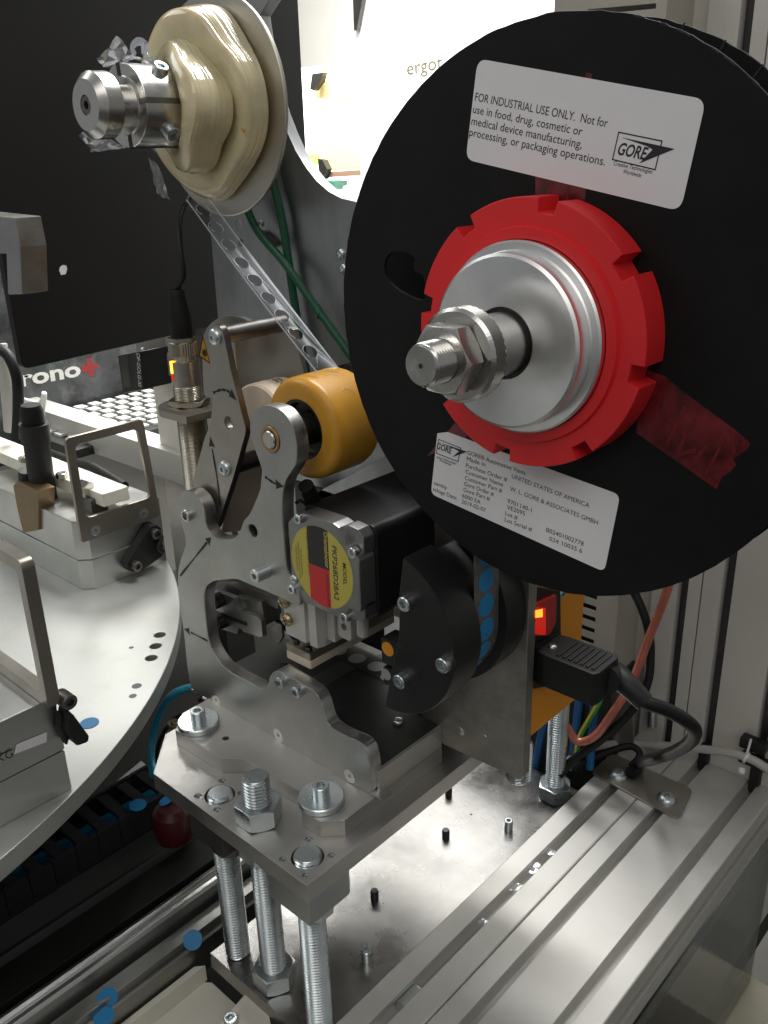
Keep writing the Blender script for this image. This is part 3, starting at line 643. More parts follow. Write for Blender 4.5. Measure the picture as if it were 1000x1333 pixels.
# the tape comes straight down from the reel and bends round the drum
tpath = [(58.2, 250.0), (58.8, 152.0), (59.2, 132.0)] + [(GC[0] + (GR - 5.2) * cos(radians(a)), GC[1] + (GR - 5.2) * sin(radians(a))) for a in range(14, -90, -6)]
tpath = [(56.6, 215.0), (57.6, 170.0), (58.6, 140.0)] + [(GC[0] + (GR - 5.2) * cos(radians(a)), GC[1] + (GR - 5.2) * sin(radians(a))) for a in range(4, -90, -5)]
part('vent_tape', ribbon([[(x, y, z) for y in (23.0, 44.2)] for x, z in smooth2(tpath, 3, False)]), mat('blue_vent_liner', (0.16, 0.14, 0.13), .2, .3, .3, 200, .08), fg)
L_ = [0]; PTS = smooth2(tpath, 6, False)
for a, b in zip(PTS, PTS[1:]): L_.append(L_[-1] + math.hypot(b[0] - a[0], b[1] - a[1]))
def on_path(s_):
    for i in range(len(L_) - 1):
        if L_[i + 1] >= s_:
            t = (s_ - L_[i]) / (L_[i + 1] - L_[i]); a, b = PTS[i], PTS[i + 1]
            d = Vector((b[0] - a[0], b[1] - a[1])).normalized(); return Vector(a) * (1 - t) + Vector(b) * t, d
    return Vector(PTS[-1]), d
s0 = min(range(len(PTS)), key=lambda i: abs(PTS[i][1] - 146.3))
for k in range(-3, 7):
    sc_ = L_[s0] + k * 14.2; bm = bmesh.new(); vs = []
    for q in range(28):
        p, d = on_path(sc_ + 6.5 * sin(2 * pi * q / 28)); n_ = Vector((-d.y, d.x)) * .12
        vs.append(bm.verts.new((p.x + n_.x, 33.2 + 6.6 * cos(2 * pi * q / 28), p.y + n_.y)))
    p, d = on_path(sc_); n_ = Vector((-d.y, d.x)) * .16
    cv = bm.verts.new((p.x + n_.x, 33.2, p.y + n_.y))
    for q in range(28): bm.faces.new((vs[q], vs[(q + 1) % 28], cv))
    part('blue_vent', bm, BLUE, fg, smooth=60)
sg = thing('sensor_block', 'small black sensor block with an orange dot, left of the black tape guide', 'sensor block', (0, 20, 60))
c0 = [(3.0,89.8)][0]
part('housing', prism(fillet([(-2.1,95.7),(11.2,96.3),(10.7,79.4),(-2.1,79.3)], 1, 2), 'Y', 18, 30, .5), RUBBER, sg)
part('orange_dot', flat(circ(c0[0], c0[1], 4.4, 24), 'Y', 17.9, -.06), ORANGEDOT, sg, smooth=0)
c1 = [(1.2,72.6)][0]
part('grey_dot', flat(circ(c1[0], c1[1], 3.6, 24), 'Y', 17.9, -.06), GREYDOT, sg, smooth=0)
part('lower_housing', prism(fillet([(-1.6,76.5),(9.0,77.7),(7.5,66.0),(-1.4,64.8)], 1, 2), 'Y', 18.3, 29, .5), RUBBER, sg)
# ================================================================ GALVANISED END BRACKET
eb = thing('end_bracket', 'mottled galvanised bracket plate behind the black tape guide', 'bracket', (20, 66, 70))
ebx = [[(7.1,2.4)][0], [(66.2,5.5)][0], (66.2, 12), (66.2, 185), (-5, 185), (-12, 120), (-12, 17)]
part('plate', prism(fillet(ebx, [.5, 4, .5, 4, 4, 1, 1], 4), 'Y', 62, 69.5, .9), GALV, eb)
for c, r in (([(20.6,18.6)][0], 2.9), ([(38.5,23.1)][0], 2.0)):
    part('rivet', rev([(r, 0), (r * .8, -.5), (0, -.7)], (c[0], 62, c[1]), 'Y', 20), STEEL if r > 2.5 else GALV, eb)
# ================================================================ CONTROL BOX WITH POWER INLET
cb = thing('control_box', 'orange painted control box end with black power inlet and lit red rocker switch', 'control box', (60, 105, 70))
XP = 60.0
part('orange_panel', prism(rect(72, 131.5, 24.5, 175, .6), 'X', 57.5, 60, .3), ORANGE, cb, smooth=0)
part('housing', box(-35, 57.4, 74, 130, 26, 174, .5), DKGREY, cb)
inl = part('inlet_frame', prism([(76.6,59.4),(97.0,51.9),(103.8,76.1),(99.8,113.1),(73.1,126.4),(62.1,113.0),(64.5,67.9)], 'X', 60.02, 62.5, .4), RUBBER, cb)
sw = part('rocker_switch', prism(fillet([(70.6,117.5),(91.6,114.8),(92.7,97.2),(86.4,91.0),(72.0,97.4)], .5, 2), 'X', 62.55, 65.0, .5), REDLENS, cb)
part('lit_rocker_half', prism([(68.1,115.5),(79.0,112.0),(80.3,94.4),(69.2,99.8)], 'X', 65.02, 66.2, .3), GLOW, sw)
part('lamp_window', prism([(68.2,115.1),(75.1,113.2),(75.5,108.1),(68.5,110.5)], 'X', 66.22, 66.6, .2), GLOWHOT, sw)
part('inlet_rib', prism([(72.2,91.2),(97.0,87.7),(97.7,84.9),(72.4,87.7)], 'X', 62.52, 64.5, .3), CABLE, inl)
c = [(103.8,109.6)][0]
screw('dome_screw', (60, c[0], c[1]), (1, 0, 0), cb, 'dome', ZINC, k=.9)
# ---- plug: built along +X out of the inlet
pg = thing('power_plug', 'black mains plug with ribbed grip and bend relief pushed into the inlet', 'plug', (75, 90, 62))
PQ = (63.0,81.8,78.5)
by, bz = [(86.0,76.5)][0]
top = [(50.7,107.2)]
part('plug_body', prism(fillet([(62.6, by - 12), (70, by - 13.5), (101, by - 13.5), (103, by - 10), (103, by + 10), (101, by + 13.5), (70, by + 13.5), (62.6, by + 12)], 1.6, 3), 'Z', bz - 10.5, bz + 10.5, 1.6), RUBBER, pg)
for k in range(7):
    part('grip_rib', box(76 + k * 3.6, 78 + k * 3.6, by - 10, by + 10, bz + 10.4, bz + 11.3, .3), RUBBER, pg)
screw('plug_screw', (69, by - 3, bz + 10.3), (0, 0, 1), pg, 'dome', ZINC, k=.6)
e0 = (102.5, by, bz)
tip = (150.0,12.1,126.9)
part('bend_relief', tube([(101, by, bz), (99.0,98.0,74.7), (109.3,97.0,71.4), (119.5,98.0,64.3)], lambda t: 8.4 - 2.9 * t, 16, 5), RUBBER, pg)
pc = part('mains_cable', tube([(118.0,98.0,65.2), (122.2,98.0,64.5), (129.9,104.0,60.8), (138.0,112.0,53.2), (139.3,124.0,40.1), (130.1,140.0,18.4), (111.6,160.0,-9.3), (92.1,176.0,-33.1), (40.1,275.8,-121.0), (39.5,269.3,-122.0), (38.9,260.3,-123.0)], 4.0, 12, 8), CABLE); tag(pc, 'black mains cable looping from the plug down to the metal strap plate', 'cable')
# ================================================================ BIG BLACK REEL
RC, RR, RY = (93.6, 275.5), 118.2, 22.0
re_ = thing('tape_reel', 'large black cardboard tape reel with two white labels, clamped by a red ring', 'reel', (RC[0], 34, RC[1]))
rng = random.Random(3)
circle = [(RC[0] + (RR + rng.uniform(-.25, .25)) * cos(2 * pi * i / 160), RC[1] + (RR + rng.uniform(-.25, .25)) * sin(2 * pi * i / 160)) for i in range(160)]
slot = [(28.6,283.9),(19.2,284.6),(8.7,288.8),(4.4,293.8),(4.1,298.8),(7.2,302.8),(13.0,304.3),(20.1,303.4),(22.8,301.5),(21.8,298.4),(23.2,295.7),(27.8,293.9)]
part('front_flange', prism(circle, 'Y', RY, RY + 1.6, .3, holes=[smooth2(slot, 3), circ(*RC, 36, 40)]), CARD, re_)
part('rear_flange', prism([(x + .6, z + .2) for x, z in circle], 'Y', RY + 22.6, RY + 24.2, .3, holes=[circ(*RC, 36, 40)]), CARD, re_)
part('core', rev([(36.2, RY + 1.6), (36.2, RY + 22.6)], (RC[0], 0, RC[1]), 'Y', 64), CREAMD, re_)
part('wound_tape', rev([(58, RY + 1.7), (58, RY + 22.5), (36.3, RY + 22.5), (36.3, RY + 1.7), (58, RY + 1.7)], (RC[0], 0, RC[1]), 'Y', 72), BURN, re_)
# frayed edge of the card: short nicks along the upper right rim
bm = bmesh.new()
for k in range(14):
    a = radians(72 - k * 4.6 + rng.uniform(-1, 1)); l = rng.uniform(.02, .05)
    for (yy, rr) in ((RY + .0, RR),):
        pts_ = [(RC[0] + (rr + q) * cos(a + s), RC[1] + (rr + q) * sin(a + s)) for s, q in ((0, -.5), (l, -.4), (l, .1), (l * .4, .2), (0, .05))]
        merge(bm, flat(pts_, 'Y', yy - .05, .9))
part('frayed_rim', bm, CARDE, re_, smooth=0)
bm = bmesh.new()
for k in range(8):
    a = radians(70 - k * 8 + rng.uniform(-1.5, 1.5)); R2 = RR + .5
    pts_ = [(RC[0] + R2 * cos(a + s) + .6, RC[1] + R2 * sin(a + s) + .2) for s in (0, .006)] + [(RC[0] + (R2 - 6) * cos(a + s) + .6, RC[1] + (R2 - 6) * sin(a + s) + .2) for s in (.008, .002)]
    merge(bm, flat(pts_, 'Y', RY + 22.5, -.1))
part('rim_creases', bm, CARDE, re_, smooth=0)
YL = RY - .12
def label_lines(par, rows, h=None, m=INK):
    for s, a, b, hh in rows: part('lettering', text_bm(s, a, b, 'Y', YL - .12, hh), m, par, smooth=0)
l1 = part('warning_label', flat(fillet([(57.5,381.1),(154.5,360.9),(149.1,324.6),(51.9,343.5)], 4.5, 6), 'Y', YL, -.05), LABEL, re_, smooth=0, label='white label with industrial use warning and framed logo')
label_lines(l1, [
 ('FOR INDUSTRIAL USE ONLY.  Not for', [(56.3,365.8)][0], [(117.4,353.5)][0], 3.1),
 ('use in food, drug, cosmetic or', [(55.3,361.3)][0], [(106.9,351.0)][0], 3.1),
 ('medical device manufacturing,', [(54.6,356.9)][0], [(107.1,346.5)][0], 3.1),
 ('processing, or packaging operations.', [(53.6,352.7)][0], [(117.4,340.3)][0], 3.1)])
def frame(pts, wd, t):
    bm = bmesh.new()
    for i in range(len(pts)):
        A, B = Vector(pts[i]), Vector(pts[(i + 1) % len(pts)]); d = (B - A).normalized(); n_ = Vector((-d.y, d.x)) * wd / 2; A = A - d * wd / 2; B = B + d * wd / 2
        bm.faces.new([bm.verts.new(V3('Y', q.x, q.y, t)) for q in (A + n_, B + n_, B - n_, A - n_)])
    return bm
def poly(pts, t):
    bm = bmesh.new(); bm.faces.new([bm.verts.new(V3('Y', p[0], p[1], t)) for p in pts]); return bm
lg = frame([(122.4,351.7),(139.7,348.2),(138.0,338.7),(120.6,342.4)], .45, YL - .12)
merge(lg, poly([(123.4,350.0),(144.8,345.5),(131.5,340.9),(136.4,345.5),(134.3,346.6)], YL - .16))
merge(lg, text_bm('GORE', [(122.4,344.2)][0], [(134.2,342.0)][0], 'Y', YL - .13, 4.2, .25, .02))
merge(lg, text_bm('Creative Technologies', [(121.1,340.5)][0], [(136.9,337.3)][0], 'Y', YL - .13, 1.5, .2))
merge(lg, text_bm('Worldwide', [(125.3,337.6)][0], [(132.6,336.1)][0], 'Y', YL - .13, 1.5, .2))
part('framed_logo', lg, INK, l1, smooth=0)
l2o = fillet([(36.0,220.6),(42.4,222.4),(134.3,212.0),(129.7,174.9),(31.7,188.2)], [.3, 1, 3.5, 3.5, 3.5], 5)
l2 = part('shipping_label', flat(l2o, 'Y', YL, -.05), LABEL, re_, smooth=0, label='white shipping label with order numbers, partly under the red ring')
T2 = [('GORE\u00ae Automotive Vents', "608.4,591.5 684,618.5"), ('Made in', "607.8,599.5 631.8,607.5"), ('Purchase Order #', "606.6,608 660,627"), ('Customer Name', "606,616 654.6,633.5"),
 ('Customer Part #', "605,624 653.4,641.5"), ('Gore Order #', "604.2,632 642.6,646"), ('Gore Part #', "603.3,639.5 637.5,652"), ('6000 EA', "601.8,647.5 625.5,656.5"), ('2019-02-07', "600.9,655 632.1,667"),
 ('UNITED STATES OF AMERICA', "666,622 767,661"), ('W. L. GORE & ASSOCIATES GMBH', "663.6,638.5 778,683.5"), ('9701140-1', "660.6,654.5 692,667"), ('VE2095', "659.7,662.5 683.4,671.5"),
 ('Lot #', "657.9,670.5 673.5,676.5"), ('Lot Serial #', "657,678.5 692.4,692"), ('B02401002778', "711,692 759.6,711"), ('024 10035 6', "715,703.5 757.5,720"), ('uantity', "565,630.5 582,637.5"), ('ackage Date:', "563.5,638.5 594.6,651")]
def pyl(s): return s
TT = [[(54.3,213.6),(87.2,210.4)], [(54.0,210.4),(64.9,209.7)], [(53.5,207.1),(77.3,205.0)], [(53.3,203.9),(75.1,202.0)], [(52.9,200.7),(74.6,198.9)], [(52.5,197.5),(70.0,196.1)], [(52.1,194.4),(67.8,193.2)], [(51.5,191.1),(62.4,190.2)], [(51.1,188.0),(65.5,186.8)], [(79.8,207.4),(120.3,202.7)], [(79.0,201.1),(124.9,195.9)], [(77.9,194.7),(91.2,193.3)], [(77.6,191.6),(87.7,190.7)], [(76.9,188.3),(83.7,187.7)], [(76.6,185.1),(91.8,183.9)], [(99.4,185.9),(118.7,184.2)], [(101.2,182.1),(118.2,180.6)], [(33.8,193.8),(42.0,192.9)], [(33.0,190.3),(48.1,188.9)]]
label_lines(l2, [(s[0], t[0], t[1], 2.15) for s, t in zip(T2, TT)])
lg = frame([(36.9,217.7),(50.5,215.9),(48.7,208.8),(35.4,210.4)], .4, YL - .12)
merge(lg, poly([(36.9,216.3),(54.2,214.9),(45.4,210.4),(49.3,214.1),(46.8,214.8)], YL - .16))
merge(lg, text_bm('GORE', [(35.6,212.8)][0], [(44.9,211.8)][0], 'Y', YL - .13, 3.2, .25, .02))
merge(lg, text_bm('ative Technologies', [(35.6,208.0)][0], [(47.8,207.0)][0], 'Y', YL - .13, 1.3, .2))
merge(lg, text_bm('Worldwide', [(37.3,206.8)][0], [(44.5,205.7)][0], 'Y', YL - .13, 1.3, .2))
part('framed_logo', lg, INK, l2, smooth=0)
# dark red clear tape strips that hold the flange
t1 = part('red_tape', flat([(140.0,266.0),(149.1,264.3),(155.1,260.5),(168.3,253.5),(178.6,248.1),(184.6,244.2),(183.5,241.3),(179.1,237.1),(180.3,234.9),(178.6,231.8),(175.7,229.0),(174.2,223.7),(156.9,231.6),(139.0,239.9)], 'Y', RY - .05, -.04), REDTAPE, re_, smooth=0)
for n_s, s in enumerate(([(144.5,245.4),(146.5,245.8),(149.7,259.2),(148.3,259.9)], [(151.8,237.9),(153.4,237.9),(159.0,253.7),(157.7,254.4)], [(162.6,231.6),(164.2,231.0),(171.2,244.4),(170.5,245.8)], [(155.5,232.6),(156.8,232.3),(163.4,249.9),(162.3,251.0)], [(168.3,227.1),(169.0,227.0),(175.7,244.3),(174.7,245.3)], [(156.0,234.6),(164.3,238.5),(164.8,236.7),(156.7,233.2)], [(177.4,246.7),(178.6,246.4),(179.7,240.0),(179.0,238.1),(177.4,242.0)], [(181.9,245.5),(182.8,244.8),(182.9,242.1),(181.9,242.8)])):
    part('tape_streak', flat(s, 'Y', RY - .12 - n_s * .02, -.01), REDSTREAK, t1, smooth=0)
t2_ = part('red_tape', flat([(86.8,337.1),(110.0,332.9),(109.9,319.6),(87.4,323.5)], 'Y', RY - .05, -.04), REDTAPE, re_, smooth=0)
part('tape_streak', flat([(101.5,333.4),(102.9,333.1),(102.3,325.8),(100.9,326.0)], 'Y', RY - .12, -.03), REDSTREAK, t2_, smooth=0)
part('tape_streak', flat([(93.8,334.8),(94.8,334.5),(94.5,327.4),(93.4,327.7)], 'Y', RY - .12, -.03), REDSTREAK, t2_, smooth=0)
t3_ = part('red_tape', flat([(46.6,227.5),(54.8,224.8),(50.3,215.2),(38.6,212.9),(29.3,207.5)], 'Y', RY - .05, -.04), REDTAPE, re_, smooth=0)
part('red_tape', flat([(107.3,372.5),(109.9,371.9),(109.8,369.9),(107.1,370.4)], 'Y', RY - .05, -.04), REDTAPE, re_, smooth=0)
# ================================================================ REEL CLAMP
rc = thing('reel_clamp', 'red notched locking ring with turned aluminium flange, steel shaft and nuts on the reel', 'reel clamp', (RC[0], 10, RC[1]))
RO, RI = 54.5, 49.2
ring = []
nseg = 8
for k in range(nseg):
    a0 = 2 * pi * k / nseg + radians(8.5 + 22.5); aw = radians(8.2)
    for q in range(3): a = a0 + aw * q / 2; ring.append((RC[0] + (RI) * cos(a), RC[1] + RI * sin(a)))
    for q in range(15): a = a0 + aw + radians(.4) + (2 * pi / nseg - aw - radians(.8)) * q / 14; ring.append((RC[0] + RO * cos(a), RC[1] + RO * sin(a)))
part('locking_ring', prism(ring, 'Y', 6.5, 21.8, .7, holes=[circ(*RC, 39.0, 64)]), RED, rc)
part('ring_step', rev([(43.8, 6.6), (43.2, 4.6), (39.0, 4.6), (39.0, 8)], (RC[0], 0, RC[1]), 'Y', 96), RED, rc)
part('aluminium_flange', rev([(14.4, -8.0), (33.4, -8.0), (34.6, -7.0), (34.6, 0.4), (35.2, 1.0), (37.9, 1.0), (38.7, 1.8), (38.7, 22), (14.4, 22), (14.4, -8.0)], (RC[0], 0, RC[1]), 'Y', 128), TURNED, rc)
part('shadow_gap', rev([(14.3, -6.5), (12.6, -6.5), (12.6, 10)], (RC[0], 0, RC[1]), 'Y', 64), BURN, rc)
part('shaft', rev([(0, -30), (12.3, -30), (12.5, -29), (12.5, 40), (0, 40)], (RC[0], 0, RC[1]), 'Y', 64), mat('turned_shaft', (0.50, 0.49, 0.47), .32, 1, .08, 120, .06), rc)
# knurled disc: diamond knurl cut in the rim
KN = 40
def knurl():
    bm = bmesh.new(); rows = []
    prof = [(7.6, -37.8), (16.6, -37.8), (17.9, -36.6)] + [(18.0, -36.4 + .62 * i) for i in range(11)] + [(17.9, -30.2), (16.6, -29.0), (7.6, -29.0)]
    for i, (r, t) in enumerate(prof):
        row = []
        for j in range(KN * 2):
            R = r
            if 3 <= i <= 13 and (i + j) % 2: R = r - .85
            a = 2 * pi * j / (KN * 2); row.append(bm.verts.new((RC[0] + R * cos(a), t, RC[1] + R * sin(a))))
        rows.append(row)
    n = KN * 2
    for A, B in zip(rows, rows[1:]):
        for j in range(n): bm.faces.new((A[j], A[(j + 1) % n], B[(j + 1) % n], B[j]))
    return bm
part('knurled_nut', knurl(), STEEL, rc, smooth=0)
hb = hex_nut(24.5, 9.5, 7.6)
part('hex_nut', place(hb, (RC[0], -37.8, RC[1]), (0, -1, 0)), STEEL, rc)
part('threaded_stud', place(thread(8.2, 20, 1.5, .95), (RC[0], -38, RC[1]), (0, -1, 0)), STEEL, rc, smooth=30)
part('centre_hole', rev([(1.0, -58.03), (.9, -58.06), (0, -58.06)], (RC[0], 0, RC[1]), 'Y', 12), BURN, rc)
# ================================================================ WASTE SPOOL (upper left)
SX, SZ = -181.5, 375.6
wsp = thing('waste_spool', 'steel waste winding spool with round disc, slotted mandrel and chamfered knob', 'spool', (SX, 75, SZ))
part('disc', rev([(0, 75), (62.6, 75), (63.1, 75.4), (63.1, 77.2), (62.6, 77.6), (0, 77.6)], (SX, 0, SZ), 'Y', 128), mat('spool_disc_steel', (0.56, 0.53, 0.47), .38, 1, .06, 20, .05), wsp)
kn = part('knob', rev([(5.2, -12.6), (5.2, -14.2), (13.2, -14.2), (17.2, -10.6), (17.4, -10.2), (17.4, -1.0), (16.8, -.4), (10.8, -.4)], (SX, 0, SZ), 'Y', 64), STEEL, wsp)
part('knob_screw', place(cap_head(5.1, 4, 4.2), (SX, -10.0, SZ), (0, -1, 0)), DKSTEEL, kn)
part('knob_recess', rev([(5.25, -13.5), (5.25, -9.9), (0, -9.9)], (SX, 0, SZ), 'Y', 32), DKSTEEL, kn)
part('neck', rev([(11.0, -.5), (11.0, 10.2)], (SX, 0, SZ), 'Y', 48), STEEL, wsp)
part('mandrel', rev([(10.9, 9.0), (15.2, 9.0), (15.6, 10.2), (21.6, 10.2), (22.0, 10.6), (22.0, 74), (10, 74)], (SX, 0, SZ), 'Y', 72), STEEL, wsp)
for a in (95, 5, 275, 185):
    ar = radians(a); d = Vector((cos(ar), 0, sin(ar))); n_ = Vector((-sin(ar), 0, cos(ar)))
    bm = bmesh.new()
    for y0, y1, r0, r1, ww in ((9.9, 42, 12.6, 22.25, 1.5),):
        q = [Vector((SX, y, SZ)) + d * r + n_ * s for y in (y0, y1) for r in (r0, r1) for s in (-ww, ww)]
        vs = [bm.verts.new(p) for p in q]
        for f in ((0, 1, 3, 2), (4, 5, 7, 6), (0, 1, 5, 4), (2, 3, 7, 6), (0, 2, 6, 4), (1, 3, 7, 5)): bm.faces.new([vs[i] for i in f])
    part('slot', bm, BURN if a != 5 else DKSTEEL, wsp, smooth=0)
for a, yy in ((52, 27), (-38, 27)):
    ar = radians(a); d = (cos(ar), 0, sin(ar))
    screw('cap_screw', (SX + 20.6 * cos(ar), yy, SZ + 20.6 * sin(ar)), d, wsp, 'cap', ZINC, k=1.05)
part('spindle', rev([(12, 77), (12, 116)], (SX, 0, SZ), 'Y', 32), DKSTEEL, wsp)
# ---- wound adhesive waste: two tiers, lumpy, layered
wv = thing('wound_waste', 'yellowish clump of wound adhesive waste in two lumpy tiers round the mandrel', 'waste film', (SX, 55, SZ))
def lumpy(rows, seed, n=160, fine=.2, lobes=(), tilt=(0, 0, 0, 1)):
    """wound clump: rows of (radius, y, wobble); lobes = (angle, width, gain) are the bulges and flats"""
    rg = random.Random(seed); ph = [(rg.uniform(0, 6.28), rg.uniform(.4, 1)) for _ in range(7)]
    st_ = [rg.uniform(-1, 1) for _ in range(300)]
    def Rf(b, t, wob):
        def f(a):
            v = b
            for c0, wd, g in lobes: v += g * wob * math.exp(-((((a - radians(c0) + .004 * t) + pi) % (2 * pi) - pi) / wd) ** 2)
            for k, (p, q) in enumerate(ph): v += wob * .55 * q * sin((k + 2) * a + p + t * .05 * ((k % 3) - 1)) / (1 + k * .6)
            u = t * 1.7 + 1.2 * sin(a + seed) + .5 * sin(3 * a); i = int(u) % 300; fr = u - int(u)
            v += fine * (st_[i] * (1 - fr) + st_[(i + 1) % 300] * fr)
            return v
        return f
    def Tf(t, wob):
        return lambda a: t - tilt[0] * cos(a - radians(tilt[1])) * max(0, min(1, (tilt[2] - t) / tilt[3])) + wob * .6 * sin(2 * a + seed) + wob * .8 * sin(5 * a + 1.3 * seed) * .5
    return rev([(Rf(r, t, w_), Tf(t, w_)) for r, t, w_ in rows], (SX, 0, SZ), 'Y', n)
rows = [(21.9, 45, 0), (23.5, 40.5, .3), (26, 39.3, .6), (29, 39.6, .9), (31.2, 41, 1)]
t = 42
while t < 59: rows.append((32.4 + 2.6 * sin((t - 40) / 7), t, 1.25)); t += .45
rows += [(30, 60, .8), (24, 61, .3)]
part('front_tier', lumpy(rows, 5, lobes=((5, .55, 3.2), (-62, .45, 2.6), (105, .5, 1.6), (-28, .3, -2.6), (60, .35, -2.0), (-105, .4, -1.5)), tilt=(9.5, 0, 58, 16)), GUM, wv, smooth=50)
rows = [(27, 57.5, .4), (32, 56.6, .7), (37, 55.6, .9), (41, 54.6, 1.0), (44.5, 54.6, 1.1), (46.6, 55.6, 1.2)]
t = 56.4
while t < 72: rows.append((47.2 + 3.4 * sin((t - 56) / 9.5), t, 1.3)); t += .45
rows += [(50, 73, 1), (46, 74.7, .6)]
part('rear_tier', lumpy(rows, 12, lobes=((100, .6, 3.2), (20, .5, 2.0), (-35, .4, -2.4), (-80, .5, 2.2), (60, .3, -2.8), (150, .4, -1.5)), tilt=(7, 125, 72, 16)), GUM, wv, smooth=50)
c = [(-132.5,362.7)][0]
part('orange_speck', rev([(1.7, .3), (1.4, -.5), (0, -.7)], (SX + 45.5, 57.4, SZ - 14), 'Y', 14), SPECK, wv)
# crumpled loops of clear film caught on the mandrel
cf = thing('loose_film', 'crumpled clear film scraps caught round the spool mandrel', 'film scrap', (SX, 25, SZ + 24))
def scrap(name, P, seed, par, n=9, amp=2.0):
    rg = random.Random(seed); A, B, C_, D = [Vector(p) for p in P]; rows = []
    for i in range(n + 1):
        u = i / n; row = []
        for j in range(n + 1):
            v = j / n; p = A * (1 - u) * (1 - v) + B * u * (1 - v) + C_ * u * v + D * (1 - u) * v
            p = p + Vector((rg.uniform(-1, 1), rg.uniform(-1, 1), rg.uniform(-1, 1))) * amp * (0.5 if i in (0, n) or j in (0, n) else 1); row.append(p)
        rows.append(row)
    part(name, ribbon(rows), FILM2, par, smooth=20)
scrap('film_loop', ((-200.4,8.0,400.7), (-182.9,12.0,410.5), (-187.7,26.0,400.9), (-211.4,20.0,396.9)), 1, cf, 5, 1.6)
scrap('film_loop', ((-193.8,20.0,401.9), (-186.5,24.0,403.1), (-186.0,38.0,395.0), (-191.6,38.0,401.8)), 2, cf, 7, 1.0)
scrap('film_loop', ((-206.8,-6.0,361.3), (-205.4,0.0,363.6), (-206.0,24.0,354.3), (-242.5,22.0,352.1)), 3, cf, 8, 1.6)
scrap('film_loop', ((-193.5,16.0,354.1), (-217.1,6.0,352.3), (-216.6,6.0,353.9), (-195.3,18.0,356.2)), 6, cf, 6, .7)
scrap('film_loop', ((-198.3,34.0,365.5), (-192.1,38.0,362.4), (-196.9,38.0,350.5), (-201.2,36.0,354.9)), 4, cf, 6, 1.0)
scrap('film_loop', ((-214.5,44.0,348.5), (-199.6,40.0,344.0), (-190.0,40.0,323.1), (-209.0,44.0,327.3)), 5, cf, 7, 1.5)
part('film_curl', tube([(-194.9,30.0,403.3), (-197.1,30.0,407.4), (-191.0,30.0,410.0), (-184.4,30.0,408.3), (-189.8,34.0,403.9), (-189.2,38.0,398.5), (-186.4,42.0,383.8)], 2.2, 8, 6, flat=.15), FILM2, cf)
scrap('film_loop', ((-195.4,38.0,406.2), (-191.8,40.0,400.4), (-178.9,42.0,371.1), (-185.6,41.0,384.6)), 8, cf, 7, 1.2)
# clear film web running from the spool down to the amber roller, a row of punched holes along it
fw = thing('film_web', 'clear punched film strip running from the waste spool to the amber roller', 'film strip', (-110, 40, 280))
PA, PB = Vector((-163.5, 0, 323.5)), Vector((-58.5, 0, 234.2))
dW = (PB - PA).normalized(); LW = (PB - PA).length; Y0, Y1 = 32.5, 48.5; nW = Vector((-dW.z, 0, dW.x))
def web():
    outl = [(0, Y0), (LW, Y0), (LW, Y1), (0, Y1)]; hs = []; k = 8.0
    while k < LW - 6: hs.append(circ(k, (Y0 + Y1) / 2 - .6, 4.6, 24)); k += 14.2
    bm = prism(outl, 'Z', 0, .25, .05, hs)
    for v in bm.verts:
        s, y, h = v.co; sag = -1.2 * sin(pi * s / LW) + .5 * sin(s * .23) * ((y - 40) / 8) + 1.3 * ((y - 40.5) / 8) ** 2
        v.co = PA + dW * s + nW * (h + sag) + Vector((0, y, 0))
    return bm
part('strip', web(), FILM, fw)
k = 8.0
while k < LW - 6:
    for a0 in (0.3, 3.3):
        P_ = [PA + dW * (k + 4.6 * cos(a0 + q * .28)) + nW * (.45 - 1.2 * sin(pi * k / LW)) + Vector((0, (Y0 + Y1) / 2 - .6 + 4.6 * sin(a0 + q * .28), 0)) for q in range(9)]
        part('hole_rim', tube(P_, .22, 5, 1), FILM2, fw)
    k += 14.2
for yy in (Y0, Y1):
    part('folded_edge', tube([PA + Vector((0, yy, 0)) + nW * 1.3, PA.lerp(PB, .5) + Vector((0, yy, 0)) + nW * .2, PB + Vector((0, yy, 0)) + nW * 1.2], .45, 6, 10), FILM2, fw)
rows = []
for i in range(26):
    a = radians(78 - i * 4.6); r = 29.85
    rows.append([(-63.5 + r * cos(a), y, 204 + r * sin(a)) for y in (Y0, 37, 41, 45, Y1)])
part('strip_on_roller', ribbon(rows), FILM, fw)
for k in range(2):
    a = radians(70 - k * 27); r = 30.1; pts_ = [(-63.5 + r * cos(a + 4.2 * sin(q) / r), 40 + 4.2 * cos(q), 204 + r * sin(a + 4.2 * sin(q) / r)) for q in [2 * pi * i / 18 for i in range(7)]]
    part('hole_rim', tube(pts_, .2, 6, 2), FILM2, fw)
# ================================================================ BACK PLATE AND GREEN BELTS
YBK = 112
bkx = [(-247.7,308.9),(-248.9,281.1),(-249.5,226.9),(-251.8,160.7),(-254.4,95.9)] + [(-250, 60), (-42, 60), (-42, 180), (52, 180), (52, 290)]
arcp = [(-42.4,321.2),(-77.8,319.9),(-100.6,320.3),(-113.0,322.2),(-124.2,326.1),(-134.8,332.4),(-144.0,340.6),(-152.4,350.2),(-159.3,361.2),(-165.4,373.0),(-169.9,385.6),(-173.1,397.1),(-175.9,411.1),(-178.3,428.3)]
bp_ = thing('back_plate', 'brushed grey back plate with a curved cut-out behind the green belts', 'back plate', (-120, 116, 250))
bko = bkx + arcp + [(-162, 440), (-232, 440), (-248, 330)]
part('plate', prism(bko, 'Y', 112, 121, .5), GREYPL, bp_)
for c in [(-115.7,288.7),(-114.2,279.8)]:
    screw('dome_screw', (c[0], 112, c[1]), (0, -1, 0), bp_, 'dome', ZINC, k=.8)
c = [(-215.4,303.7)][0]; screw('flat_screw', (c[0], 112, c[1]), (0, -1, 0), bp_, 'csk', STEEL, k=.8)
